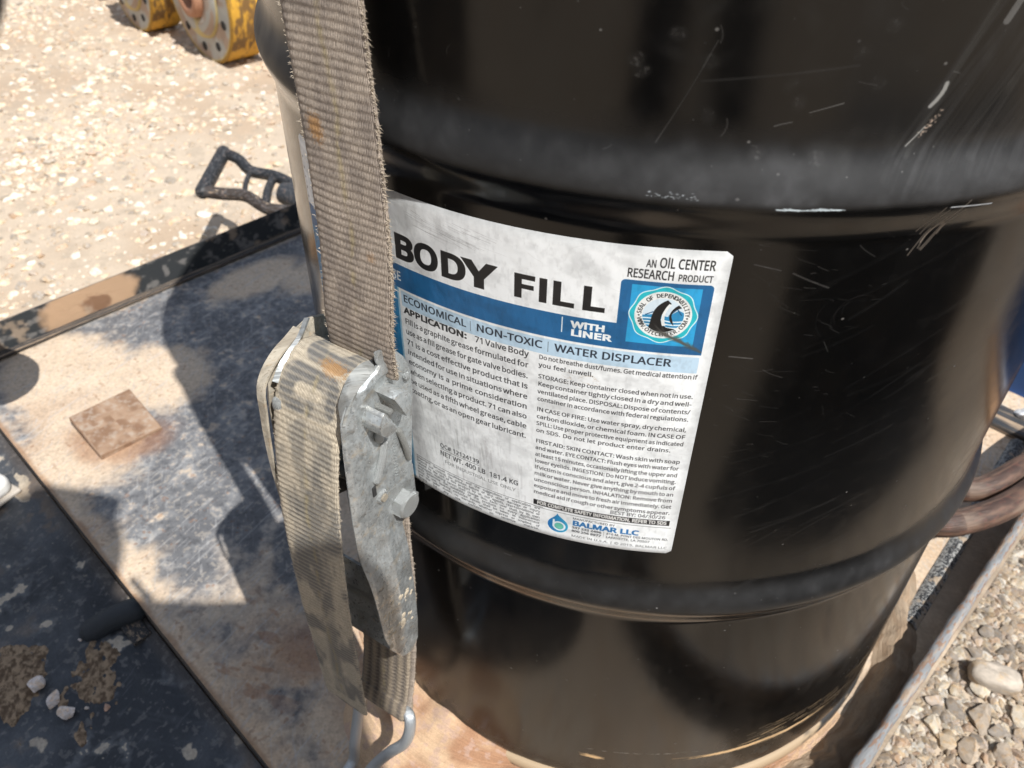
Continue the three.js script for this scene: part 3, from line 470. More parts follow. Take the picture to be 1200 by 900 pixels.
  // round seal emblem
  { const cx = X(0.0092), cy = Y(0.5160), q = 0.0143 * k; g.fillStyle = '#2a9fd6'; g.fillRect(X(-0.0074), Y(0.5325), 0.0333 * k, 0.0345 * k);
    g.beginPath(); for (let i = 0; i <= 96; i++) { const a = i / 96 * 6.2832, rr = q * 1.12 * (1 + 0.035 * Math.cos(8 * a)); g.lineTo(cx + rr * Math.cos(a), cy + rr * Math.sin(a)); } g.closePath(); g.fillStyle = '#25b6c4'; g.fill(); g.strokeStyle = '#d8eef2'; g.lineWidth = 4; g.stroke();
    g.fillStyle = '#e6e9e8'; g.beginPath(); g.arc(cx, cy, q * 0.97, 0, 7); g.fill(); g.save(); g.beginPath(); g.arc(cx, cy, q * 0.70, 0, 7); g.clip(); g.fillStyle = '#cfdfea'; g.fillRect(cx - q, cy - q, 2 * q, 2 * q);
    g.fillStyle = '#2b86b8'; g.beginPath(); g.moveTo(cx - q, cy + q * 0.1); g.lineTo(cx - q * 0.2, cy - q * 0.05); g.lineTo(cx + q * 0.15, cy + 0.05 * q); g.lineTo(cx + q * 0.5, cy - q * 0.25); g.lineTo(cx + q, cy); g.lineTo(cx + q, cy + q); g.lineTo(cx - q, cy + q); g.fill();
    g.strokeStyle = '#e6f2f6'; g.lineWidth = 5; for (let i = 0; i < 5; i++) { g.beginPath(); g.moveTo(cx - q, cy + q * (0.2 + 0.13 * i)); g.quadraticCurveTo(cx - q * 0.4, cy + q * (0.08 + 0.13 * i), cx + q * 0.1, cy + q * (0.22 + 0.13 * i)); g.quadraticCurveTo(cx + q * 0.5, cy + q * (0.3 + 0.13 * i), cx + q, cy + q * (0.1 + 0.13 * i)); g.stroke(); }
    g.strokeStyle = '#1c4f78'; g.lineWidth = 4; g.beginPath(); g.moveTo(cx - q * 0.6, cy + q * 0.02); g.lineTo(cx - q * 0.35, cy - q * 0.12); g.lineTo(cx - q * 0.2, cy + q * 0.02); g.moveTo(cx + q * 0.2, cy); g.lineTo(cx + q * 0.45, cy - q * 0.3); g.lineTo(cx + q * 0.62, cy - q * 0.05); g.stroke();
    g.translate(cx, cy); g.scale(1.14, 1.1); g.translate(-cx, -cy);
    g.fillStyle = '#17181a'; g.beginPath(); g.moveTo(cx - q * 0.5, cy + q * 0.62); g.bezierCurveTo(cx - q * 0.2, cy + q * 0.45, cx - q * 0.55, cy - q * 0.2, cx + q * 0.08, cy - q * 0.58); g.lineTo(cx + q * 0.2, cy - q * 0.46); g.bezierCurveTo(cx - q * 0.1, cy - q * 0.1, cx - q * 0.15, cy + q * 0.3, cx + q * 0.15, cy + q * 0.45); g.lineTo(cx + q * 0.55, cy + q * 0.5); g.lineTo(cx + q * 0.3, cy + q * 0.68); g.closePath(); g.fill();
    g.beginPath(); g.moveTo(cx + q * 0.42, cy - q * 0.42); g.bezierCurveTo(cx + q * 0.15, cy - q * 0.2, cx + q * 0.1, cy + q * 0.15, cx + q * 0.35, cy + q * 0.35); g.lineTo(cx + q * 0.25, cy + q * 0.02); g.bezierCurveTo(cx + q * 0.25, cy - q * 0.2, cx + q * 0.35, cy - q * 0.25, cx + q * 0.52, cy - q * 0.32); g.fill();
    g.fillStyle = '#e8ecec'; g.beginPath(); g.moveTo(cx + q * 0.14, cy - q * 0.45); g.bezierCurveTo(cx - q * 0.02, cy - q * 0.2, cx - q * 0.1, cy + q * 0.15, cx + q * 0.02, cy + q * 0.4); g.lineTo(cx + q * 0.12, cy + q * 0.38); g.bezierCurveTo(cx, cy + q * 0.1, cx + q * 0.05, cy - q * 0.2, cx + q * 0.22, cy - q * 0.4); g.fill(); g.restore();
    const around = (str, a0, a1, rr, inward) => { g.font = `bold ${q * 0.225}px sans-serif`; g.fillStyle = '#2a2d30'; g.textAlign = 'center'; [...str].forEach((ch, i) => { const a = lerp(a0, a1, (i + 0.5) / str.length); g.save(); g.translate(cx + rr * Math.cos(a), cy + rr * Math.sin(a)); g.rotate(a + (inward ? -1 : 1) * Math.PI / 2); g.fillText(ch, 0, 0); g.restore(); }); g.textAlign = 'left'; };
    around('•SEAL OF DEPENDABILITY•', -Math.PI * 1.05, Math.PI * 0.05, q * 0.74, false); around('WWW.OILCENTER.COM', Math.PI * 0.93, Math.PI * 0.07, q * 0.88, true); }
  // hidden far left edge: a column of tiny marks
  g.fillStyle = '#3a3c40'; for (let i = 0; i < 26; i++) g.fillRect(X(-0.2420), Y(0.54 - i * 0.0065), 10, 6 + (i * 7) % 12);
  // grime: soft grey scuffs, brown rubs, a smear across the emblem
  const r = rng(77);
  for (let i = 0; i < 260; i++) { const s = LB.s0 + (LB.s1 - LB.s0) * r(), y = LB.y0 + (LB.y1 - LB.y0) * r(), l = 0.004 + 0.02 * r(), a = (r() - 0.5) * 1.2; g.strokeStyle = `rgba(90,86,80,${0.02 + 0.07 * r() * r()})`; g.lineWidth = 1 + 5 * r() * r(); g.beginPath(); g.moveTo(X(s), Y(y)); g.quadraticCurveTo(X(s + l * 0.5), Y(y + l * a * 0.8), X(s + l), Y(y + l * a)); g.stroke(); }
  for (let i = 0; i < 120; i++) { const s = -0.10 + 0.05 * (r() + r() - 1), y = 0.386 + 0.05 * (r() - 0.4), l = 0.006 + 0.014 * r(); g.strokeStyle = `rgba(70,68,66,${0.03 + 0.07 * r()})`; g.lineWidth = 3 + 8 * r(); g.beginPath(); g.moveTo(X(s), Y(y)); g.lineTo(X(s + 0.002 * r()), Y(y - l)); g.stroke(); }
  for (let i = 0; i < 60; i++) { const s = -0.135 + 0.05 * r(), y = 0.535 + 0.012 * r(); g.strokeStyle = `rgba(60,58,58,${0.05 + 0.15 * r()})`; g.lineWidth = 1 + 2 * r(); g.beginPath(); g.moveTo(X(s), Y(y)); g.lineTo(X(s + 0.006 + 0.01 * r()), Y(y - 0.002)); g.stroke(); }
  g.save(); for (let i = 0; i < 90; i++) { const t = r(), s = 0.004 + 0.022 * t, y = 0.5095 - 0.012 * t; g.strokeStyle = `rgba(84,82,78,${0.10 + 0.22 * r()})`; g.lineWidth = 2 + 9 * r(); g.beginPath(); g.moveTo(X(s + 0.007 * (r() - 0.5)), Y(y + 0.006 * (1 - t) * (r() - 0.5))); g.lineTo(X(s + 0.005), Y(y - 0.003)); g.stroke(); } g.restore();
  for (let i = 0; i < 30; i++) { const s = -0.03 + 0.02 * (r() - 0.5), y = 0.469 + 0.008 * (r() - 0.5); g.strokeStyle = `rgba(140,100,60,${0.08 + 0.15 * r()})`; g.lineWidth = 1.5 + 2 * r(); g.beginPath(); g.moveTo(X(s), Y(y)); g.lineTo(X(s + 0.004 * r()), Y(y + 0.004 * (r() - 0.5))); g.stroke(); }
  const im = g.getImageData(0, 0, LW, LH), d = im.data;
  for (let j = 0, p = 0; j < LH; j++) for (let i = 0; i < LW; i++, p += 4) { const n = fbm(i / 90, j / 60, 4), m = fbm(i / 14 + 9, j / 26, 3); let f = 1 - 0.09 * ss(0.42, 0.75, n) - 0.05 * ss(0.5, 0.78, m); const edge = ss(0.0, 0.02, Math.min(i, LW - i, j, LH - j) / LW + (m - 0.5) * 0.01); f *= 0.85 + 0.15 * edge; d[p] *= f; d[p + 1] *= f; d[p + 2] *= f * 0.995; }
  g.putImageData(im, 0, 0);
}
const labelTex = new THREE.CanvasTexture(labelCanvas); labelTex.colorSpace = THREE.SRGBColorSpace; labelTex.anisotropy = 8;
const labelMat = new THREE.MeshPhysicalMaterial({ map: labelTex, roughness: 0.42, bumpMap: dataTexture(512, 512, (i, j) => fbm(i / 12, j / 30, 4)), bumpScale: 0.0004 });
{
  const CR = 0.0032;                                      // corner radius
  const g = gridSurface(140, 90, (a, b) => {
    const y = lerp(LB.y0, LB.y1, b), e = Math.min(y - LB.y0, LB.y1 - y), inset = e < CR ? CR - Math.sqrt(Math.max(0, CR * CR - (CR - e) ** 2)) : 0;
    const s = lerp(LB.s0 + inset, LB.s1 - inset, a), yy = y + 0.027 * (s + 0.05), az = s / 0.286, edge = Math.min(a, 1 - a, b, 1 - b) < 0.001 ? -0.0006 : 0;
    const r = Math.max(drumRadius(yy), R) + 0.0007 * (vn(az * 3 + 20, yy * 14) - 0.5) + 0.0007 + edge + 0.00035 * Math.max(0, fbm(s * 60, yy * 35, 3) - 0.5);
    return [r * Math.sin(az), yy, r * Math.cos(az), (s - LB.s0) / (LB.s1 - LB.s0), b];
  });
  part('product_label', g, labelMat, drum);
}

// ------------------------------------------------------------------ ratchet strap; local frame: x across the webbing, y up, z out from the drum
const strap = thing('ratchet_strap', 'dirty grey ratchet strap with a galvanised buckle holding the black drum', 'strap', [0, 0, 0], -21 * Math.PI / 180);
const ST = { w: 512, h: 2048 };
function strapTexture(pale, ink, seed, printed, len = 0.2, stains = []) {
  return colourTexture(ST.w, ST.h, (i, j) => {
    const x = i / ST.w, y = j / ST.h * len;              // 0.05 m by 0.2 m
    const yarn = 0.5 + 0.5 * Math.sin(i * 0.62 + 2 * fbm(i / 30, j / 10, 2)), n1 = fbm(x * 6 + seed, y * 60, 4), n2 = fbm(x * 60 + seed, y * 1400, 2), n3 = PERM[(i * 97 + j * 613 + seed) & 65535], rib = 0.5 + 0.5 * Math.cos(y / 0.0042 * 2 * Math.PI + 1.5 * (vn(x * 3 + seed, y * 45) - 0.5));
    let c = mix3(pale, ink, ss(0.32, 0.7, n1) * (printed ? 0.22 : 0.75));
    if (printed) c = mix3(c, ink, printed(x, y, n1) * (0.62 + 0.38 * ss(0.25, 0.6, n2 * 0.5 + (1 - rib) * 0.5)));
    c = mix3(c, [c[0] * 0.55, c[1] * 0.53, c[2] * 0.52], (1 - rib) * (printed ? 0.3 : 0.16));
    const ystripe = Math.exp(-Math.pow((x - 0.5 + 0.02 * Math.sin(y * 90)) / 0.035, 2)) * ss(0.35, 0.7, fbm(y * 120 + seed, x * 9, 3)); c = mix3(c, [0.42, 0.34, 0.18], ystripe * 0.6);
    for (const [sx, sy, rx, ry, a] of stains) c = mix3(c, [0.46, 0.235, 0.07], a * ss(1.1, 0.35, Math.hypot((x - sx) / rx, (y - sy + 0.004 * (n1 - 0.5)) / ry) + 0.9 * (n2 - 0.5)));
    const k = 0.76 + 0.24 * yarn + 0.42 * (n3 - 0.5) + 0.35 * (n2 - 0.5); return [c[0] * k, c[1] * k, c[2] * k];
  }, true);
}
const upperTex = strapTexture([0.42, 0.35, 0.285], [0.27, 0.225, 0.19], 3, null, 0.8, [[0.2, 0.629, 0.12, 0.009, 0.75], [0.75, 0.69, 0.07, 0.004, 0.35]]);
// faded print: rounded blocks, dark with a worn pale middle
const block = (x, p, cx, cp, w, h, rad) => { const dx = Math.max(Math.abs(x - cx) - w + rad, 0), dp = Math.max(Math.abs(p - cp) - h + rad, 0); return Math.hypot(dx, dp) + Math.min(Math.max(Math.abs(x - cx) - w + rad, Math.abs(p - cp) - h + rad), 0) - rad; };
const ringMark = (x, p, cx, cp, w, h, t) => { const o = block(x, p, cx, cp, w, h, 0.16), i = block(x, p, cx, cp, w - t, h - t, 0.1); return ss(0.035, -0.02, o) * ss(-0.02, 0.035, i); };
const tailTex = strapTexture([0.60, 0.515, 0.39], [0.185, 0.178, 0.165], 8, (x, y, n) => {
  const p = y / 0.05; let v = 0;                          // p counts webbing widths along the strap
  v = Math.max(v, ringMark(x, p, 0.55, 0.62, 0.36, 0.33, 0.19), ringMark(x, p, 0.46, 1.30, 0.40, 0.28, 0.20), 0.7 * ringMark(x, p, 0.6, 2.05, 0.30, 0.40, 0.20), 0.85 * ss(0.46, 0.62, fbm(x * 3.2 + 2, p * 1.6 + 5, 3)) * ss(1.6, 2.0, p));
  v = Math.max(v, 0.75 * ss(0.18, 0.06, Math.abs(x - 0.85 + 0.05 * p)) * ss(1.6, 2.2, p));
  return v * (0.55 + 0.45 * ss(0.25, 0.55, n));
}, 0.4, [[0.68, 0.047, 0.24, 0.0055, 0.7]]);
const shortTex = strapTexture([0.43, 0.35, 0.255], [0.19, 0.16, 0.135], 15, (x) => 0.5 + 0.5 * Math.cos(x * Math.PI * 11));
const fibreBump = dataTexture(512, 512, (i, j) => 0.5 * (0.5 + 0.5 * Math.sin(i * 0.62)) + 0.5 * PERM[(i * 191 + (j >> 1) * 757) & 65535], true);
const mStrap = (map) => std({ map, roughness: 0.95, bumpMap: fibreBump, bumpScale: 0.0005 });
const upperMat = mStrap(upperTex), tailMat = mStrap(tailTex), shortMat = mStrap(shortTex);
// webbing as a closed ribbon with crosswise ribs; L and R are its edge curves
function webbing(Lp, Rp, { th = 0.0026, rib = 0.0042, amp = 0.00034, across = 22, curve = 0, lengthwise = false, seed = 1, rep = 0.2 } = {}) {
  const cl = new THREE.CatmullRomCurve3(Lp.map(V3), false, 'centripetal'), cr = new THREE.CatmullRomCurve3(Rp.map(V3), false, 'centripetal'), len = (cl.getLength() + cr.getLength()) / 2;
  const n = Math.ceil(len / (rib / 7)), L = cl.getSpacedPoints(n), Q = cr.getSpacedPoints(n), pos = [], uv = [], idx = [];
  const loop = []; for (let i = 0; i <= across; i++) loop.push([i / across, 1]); for (let i = across; i >= 0; i--) loop.push([i / across, -1]);
  const m = loop.length;
  for (let j = 0; j <= n; j++) {
    const ax = Q[j].clone().sub(L[j]), j0 = Math.max(0, j - 1), j1 = Math.min(n, j + 1), tg = L[j1].clone().add(Q[j1]).sub(L[j0]).sub(Q[j0]).normalize(), nr = tg.clone().cross(ax).normalize(), y = len * j / n;
    for (const [a, side] of loop) {
      const jag = 0.0007 * (vn(y * 700 + seed, a > 0.5 ? 3 : 9) - 0.5), e = Math.min(a, 1 - a), sh = Math.sqrt(clamp(e / 0.03 + 0.15));
      const ph = y / rib * 2 * Math.PI + 1.8 * (vn(a * 3 + seed, y * 45) - 0.5);
      let h = th / 2 * sh + (side > 0 ? amp : amp * 0.6) * Math.pow(0.5 + 0.5 * Math.cos(ph), 0.6) * (0.7 + 0.6 * vn(a * 30, y * 900)) * sh;
      if (lengthwise) h += side > 0 ? 0.0009 * Math.pow(Math.abs(Math.sin(a * Math.PI * 5.5)), 0.5) : 0;
      const c = curve ? -curve * (a - 0.5) * (a - 0.5) * 4 : 0;
      const p = L[j].clone().addScaledVector(ax, a).addScaledVector(nr, side * h + c + 0.0006 * (fbm(a * 3 + seed, y * 25, 2) - 0.5)).addScaledVector(ax.clone().normalize(), (a < 0.02 ? -1 : a > 0.98 ? 1 : 0) * jag);
      pos.push(p.x, p.y, p.z); uv.push(a, y / rep);
    }
  }
  for (let j = 0; j < n; j++) for (let i = 0; i < m; i++) { const a = j * m + i, b = j * m + (i + 1) % m, c = a + m, d = b + m; idx.push(a, b, d, a, d, c); }
  for (let i = 1; i < m - 1; i++) { idx.push(0, i + 1, i); const z = n * m; idx.push(z, z + i, z + i + 1); }
  const g = new THREE.BufferGeometry(); g.setAttribute('position', new THREE.Float32BufferAttribute(pos, 3)); g.setAttribute('uv', new THREE.Float32BufferAttribute(uv, 2)); g.setIndex(idx); g.computeVertexNormals(); return { g, L, Q };
}
function fuzz(edge, out, count, seed, len = 0.0022) {     // tiny broken yarns standing out of a webbing edge
  const r = rng(seed), list = [], up = new THREE.Vector3(0, 1, 0);
  for (let i = 0; i < count; i++) {
    const p = edge[Math.floor(r() * (edge.length - 1))], l = len * (0.4 + r() * r() * 1.6), d = out.clone().add(new THREE.Vector3(r() - 0.5, (r() - 0.5) * 1.6, r() - 0.5)).normalize();
    const c = new THREE.ConeGeometry(0.00022, l, 3, 1, true); c.translate(0, l / 2, 0); c.applyQuaternion(new THREE.Quaternion().setFromUnitVectors(up, d));
    c.translate(p.x - out.x * 0.0004, p.y, p.z + 0.0026 * (r() - 0.5)); list.push(c);
  }
  return mergeGeometries(list);
}
const fuzzMat = std({ color: lin(0.52, 0.44, 0.34), roughness: 1 });
{ // upper webbing: over the drum's top rim, down the side, into the spool
  const row = [[0.886, -0.05], [0.888, 0.18], [0.886, 0.262], [0.876, 0.284], [0.82, 0.289], [0.74, 0.2955], [0.645, 0.3003], [0.59, 0.3035], [0.52, 0.3078], [0.47, 0.3105], [0.445, 0.3085]];
  const wide = 0.0496, c = [-0.058, -0.058, -0.058, -0.058, -0.057, -0.0565, -0.0553, -0.0505, -0.0470, -0.0490, -0.0500];
  const w = webbing(row.map(([y, n], i) => [c[i] - wide / 2, y, n]), row.map(([y, n], i) => [c[i] + wide / 2, y, n]), { curve: 0.0006, seed: 4, rep: 0.8 });
  const up = part('upper_webbing', w.g, upperMat, strap);
  part('frayed_edge', [fuzz(w.Q.filter((p) => p.y < 0.72), new THREE.Vector3(1, 0, 0.1), 1100, 31, 0.0026), fuzz(w.L.filter((p) => p.y < 0.72), new THREE.Vector3(-1, 0, 0.1), 500, 32, 0.0014)], fuzzMat, up, 'stuff');
}
{ // tail: over the spool and hanging free in front
  const Lp = [[-0.0876, 0.425, 0.298], [-0.0876, 0.4475, 0.3055], [-0.0876, 0.4555, 0.3215], [-0.0876, 0.4486, 0.3352], [-0.0876, 0.4381, 0.3433], [-0.0876, 0.4107, 0.352], [-0.0876, 0.3501, 0.3607], [-0.0880, 0.2815, 0.3635], [-0.0969, 0.1928, 0.3569], [-0.1094, 0.085, 0.3465]];
  const Rp = [[-0.0382, 0.43, 0.298], [-0.0382, 0.4485, 0.3065], [-0.0382, 0.4558, 0.3195], [-0.0382, 0.4515, 0.3295], [-0.0382, 0.442, 0.3365], [-0.0382, 0.414, 0.3495], [-0.0382, 0.3685, 0.3583], [-0.0385, 0.289, 0.3645], [-0.0461, 0.2078, 0.3600], [-0.0565, 0.1011, 0.3532]];
  const w = webbing(Lp, Rp, { seed: 9, amp: 0.0004, rep: 0.4 });
  const t = part('webbing_tail', w.g, tailMat, strap);
  part('frayed_edge', [fuzz(w.Q.slice(60), new THREE.Vector3(1, 0, 0.2), 420, 41, 0.0018), fuzz(w.L.slice(60), new THREE.Vector3(-1, 0, 0.2), 260, 42, 0.0014)], fuzzMat, t, 'stuff');
}
{ // short fixed webbing from the bolt down to the hook, doubled and stitched
  const row = [[0.345, 0.306], [0.29, 0.3085], [0.24, 0.3095], [0.17, 0.3165], [0.115, 0.326], [0.088, 0.3345]];
  const w = webbing(row.map(([y, n]) => [-0.0818, y, n]), row.map(([y, n]) => [-0.0335, y, n]), { seed: 21, amp: 0.0003, lengthwise: true });
  const f = part('short_webbing', w.g, shortMat, strap);
  const w2 = webbing(row.map(([y, n], i) => [-0.0818, y, n - 0.0045 - 0.0006 * i]), row.map(([y, n], i) => [-0.0333, y, n - 0.0045 - 0.0006 * i]), { seed: 25, th: 0.0032 });
  part('short_webbing_back', w2.g, upperMat, strap);
  const w3 = webbing([[-0.081, 0.104, 0.3215], [-0.081, 0.088, 0.3225], [-0.081, 0.0815, 0.329], [-0.081, 0.087, 0.3355], [-0.081, 0.104, 0.331]], [[-0.034, 0.104, 0.3215], [-0.034, 0.088, 0.3225], [-0.034, 0.0815, 0.329], [-0.034, 0.087, 0.3355], [-0.034, 0.104, 0.331]], { seed: 27 });
  part('hook_loop', w3.g, shortMat, strap);
  part('frayed_edge', fuzz(w2.Q, new THREE.Vector3(1, 0, 0.2), 300, 51, 0.0016), fuzzMat, f, 'stuff');
}
// ---- galvanised buckle
const zincTex = colourTexture(512, 512, (i, j) => { const n = fbm(i / 30, j / 30, 5), m = fbm(i / 7 + 30, j / 7, 3), sp = fbm(i / 60 + 90, j / 50, 3); let c = mix3([0.38, 0.405, 0.41], [0.54, 0.565, 0.565], ss(0.2, 0.8, 0.6 * n + 0.4 * fbm(i / 9, j / 60 + 7, 3))); c = mix3(c, [0.58, 0.51, 0.40], ss(0.60, 0.78, sp * 0.8 + m * 0.2) * 0.6); c = mix3(c, [0.2, 0.19, 0.175], ss(0.62, 0.78, m) * 0.6); c = mix3(c, [0.26, 0.25, 0.23], ss(0.5, 0.75, fbm(i / 110 + 3, j / 90 + 50, 4)) * 0.55); return c; }, true);
zincTex.repeat.set(14, 14);
const zincBump = dataTexture(512, 512, (i, j) => 0.6 * fbm(i / 14, j / 14, 4) + 0.4 * fbm(i / 50, j / 50, 2), true); zincBump.repeat.set(14, 14);
const zinc = std({ map: zincTex, metalness: 0.62, roughness: 0.78, roughnessMap: zincBump, bumpMap: zincBump, bumpScale: 0.0004 });
const zincTan = std({ map: zincTex, color: lin(0.92, 0.78, 0.62), metalness: 0.1, roughness: 0.85, bumpMap: zincBump, bumpScale: 0.0006 });
const zincDark = std({ map: zincTex, color: lin(0.72, 0.70, 0.67), metalness: 0.4, roughness: 0.55, bumpMap: zincBump, bumpScale: 0.0005 });
const OUT_R = [[0.3139, 0.4545], [0.3168, 0.4602], [0.3165, 0.4673], [0.3086, 0.4652], [0.3009, 0.4596], [0.2934, 0.4496], [0.2883, 0.4364], [0.2878, 0.4177], [0.2908, 0.3985], [0.2963, 0.3488], [0.3046, 0.3330], [0.3118, 0.3191], [0.3130, 0.2856], [0.3118, 0.2446], [0.3123, 0.2130], [0.3147, 0.1911], [0.3231, 0.1833], [0.3339, 0.1896], [0.3434, 0.2094], [0.3481, 0.2311], [0.3504, 0.2652], [0.3525, 0.2920], [0.3538, 0.3207], [0.3539, 0.3586], [0.3520, 0.4127], [0.3503, 0.4380], [0.3472, 0.4433], [0.3445, 0.4464], [0.3341, 0.4531], [0.3241, 0.4560]];
function plate(outline, t, th, bevel = 0.0006, holes = []) {   // outline in (z, y), the outer face at x = t, thickness th towards -x
  const s = new THREE.Shape(outline.map((p) => new THREE.Vector2(...p))); holes.forEach((h) => s.holes.push(new THREE.Path(h.map((p) => new THREE.Vector2(...p)))));
  const g = new THREE.ExtrudeGeometry(s, { depth: th - 2 * bevel, bevelEnabled: bevel > 0, bevelThickness: bevel, bevelSize: bevel, bevelOffset: -bevel, bevelSegments: 2, curveSegments: 12 });
  g.rotateY(-Math.PI / 2); g.translate(t - bevel, 0, 0); return g;
}
// the handle arm is cranked: its lower end leans outward a little
function crank(g, k) { const p = g.attributes.position; for (let i = 0; i < p.count; i++) { const y = p.getY(i), d = ss(0.335, 0.29, y); p.setX(i, p.getX(i) + k * (d * 0.0065 - ss(0.262, 0.235, y) * 0.004 + 0.0006 * (fbm(y * 60, p.getZ(i) * 60, 2) - 0.5))); } g.computeVertexNormals(); return g; }
function strip(A, B, th) {                               // a bent strip between two curves, with thickness
  const a = new THREE.CatmullRomCurve3(A.map(V3)), b = new THREE.CatmullRomCurve3(B.map(V3)), top = [];
  const n = 24, mid = (i, s) => a.getPoint(i / n).lerp(b.getPoint(i / n), s);
  const ring = []; for (let i = 0; i <= n; i++) { const p = mid(i, 0), q = mid(i, 1), tg = mid(Math.min(n, i + 1), 0.5).sub(mid(Math.max(0, i - 1), 0.5)), nr = tg.cross(q.clone().sub(p)).normalize().multiplyScalar(th); ring.push([p, p.clone().lerp(q, 0.5).addScaledVector(nr, 0.25), q, q.clone().sub(nr), p.clone().sub(nr)]); }
  const pos = [], idx = []; ring.forEach((q) => q.forEach((v) => pos.push(v.x, v.y, v.z)));
  for (let i = 0; i < n; i++) for (let k = 0; k < 5; k++) { const c = i * 5 + k, d = i * 5 + (k + 1) % 5; idx.push(c, d, d + 5, c, d + 5, c + 5); }
  for (const o of [0, n * 5]) idx.push(o, o + 1, o + 2, o, o + 2, o + 3, o, o + 3, o + 4);
  const g = new THREE.BufferGeometry(); g.setAttribute('position', new THREE.Float32BufferAttribute(pos, 3)); g.setIndex(idx);
  const h = toCreasedNormals(g, 0.6), uv = []; for (let i = 0; i < h.attributes.position.count; i++) uv.push(h.attributes.position.getX(i) + h.attributes.position.getZ(i), h.attributes.position.getY(i)); h.setAttribute('uv', new THREE.Float32BufferAttribute(uv, 2)); return h;
}
const TR = -0.0316, TL = -0.0953;
const LEAN = (y) => 0.006 * ss(0.335, 0.285, y);
// a pressed plate: rows across the outline, rounded edges, raised and sunk areas; side +1 has its show face towards +x
function pressedPlate(outline, t, th, side, emboss) {
  const ys = outline.map((p) => p[1]), y0 = Math.min(...ys) + 0.0004, y1 = Math.max(...ys) - 0.0004, NR = 150, NC = 30, pos = [], uv = [], idx = [], m = (NC + 1) * 2;
  for (let j = 0; j <= NR; j++) {
    const y = lerp(y0, y1, j / NR); let a = 1e9, b = -1e9;
    for (let k = 0; k < outline.length; k++) { const p = outline[k], q = outline[(k + 1) % outline.length]; if ((p[1] - y) * (q[1] - y) <= 0 && p[1] !== q[1]) { const z = p[0] + (q[0] - p[0]) * (y - p[1]) / (q[1] - p[1]); a = Math.min(a, z); b = Math.max(b, z); } }
    for (const f of [1, -1]) for (let c = 0; c <= NC; c++) {
      const u = f > 0 ? c / NC : 1 - c / NC, z = lerp(a, b, u), e = Math.min(z - a, b - z, y - y0 + 0.0003, y1 - y + 0.0003), rd = 0.0009 * (1 - Math.sqrt(clamp(1 - Math.pow(1 - clamp(e / 0.0012), 2))));
      const x = f > 0 ? -rd + emboss(z, y) * ss(0, 0.002, e) : -th + rd;
      pos.push(t + side * (x + LEAN(y)), y, z); uv.push(z + f * 0.3, y);
    }
  }
  for (let j = 0; j < NR; j++) for (let i = 0; i < m; i++) { const a = j * m + i, b = j * m + (i + 1) % m, c = a + m, d = b + m; side > 0 ? idx.push(a, d, b, a, c, d) : idx.push(a, b, d, a, d, c); }
  for (const o of [0, NR * m]) for (let i = 1; i < m - 1; i++) idx.push(o, o + i, o + i + 1);
  const g = new THREE.BufferGeometry(); g.setAttribute('position', new THREE.Float32BufferAttribute(pos, 3)); g.setAttribute('uv', new THREE.Float32BufferAttribute(uv, 2)); g.setIndex(idx); return toCreasedNormals(g, 0.9);
}
const press = (z, y) => {
  const d = Math.hypot(z - 0.316, y - 0.4265), ang = Math.atan2(y - 0.4265, z - 0.316); let h = 0;
  h += 0.0016 * ss(0.0225, 0.0245, d) * ss(0.031, 0.029, d) * (ang > -0.9 && ang < 2.6 ? 1 : 0);                         // raised ring round the spool
  h -= 0.0008 * ss(0.0225, 0.0215, d);
  h += 0.0013 * ss(0.3375, 0.3395, z) * ss(0.3515, 0.3495, z) * ss(0.36, 0.375, y) * ss(0.43, 0.415, y);                  // rib down the outer edge
  h += 0.0018 * Math.exp(-Math.pow((z - lerp(0.333, 0.330, (y - 0.2) / 0.13)) / 0.006, 2)) * ss(0.19, 0.215, y) * ss(0.345, 0.32, y);   // swelled handle arm
  h -= 0.0012 * Math.exp(-Math.pow((y - 0.243 - 0.35 * (z - 0.33)) / 0.0035, 2));                                          // bend crease
  return h + 0.0007 * (fbm(z * 90, y * 60, 3) - 0.5);
};
const rightPlate = part('side_plate', pressedPlate(OUT_R, TR, 0.0026, 1, press), zinc, strap);
part('plate_flange', strip([[TR, 0.438, 0.3503], [TR, 0.4433, 0.3472], [TR, 0.4464, 0.3445], [TR, 0.4531, 0.3341], [TR, 0.456, 0.3241], [TR, 0.4572, 0.3188]], [[TR - 0.0085, 0.4385, 0.3432], [TR - 0.009, 0.443, 0.3428], [TR - 0.009, 0.4466, 0.3412], [TR - 0.009, 0.4572, 0.3312], [TR - 0.009, 0.4588, 0.3208], [TR - 0.009, 0.456, 0.3118]], 0.0018), zincDark, rightPlate);
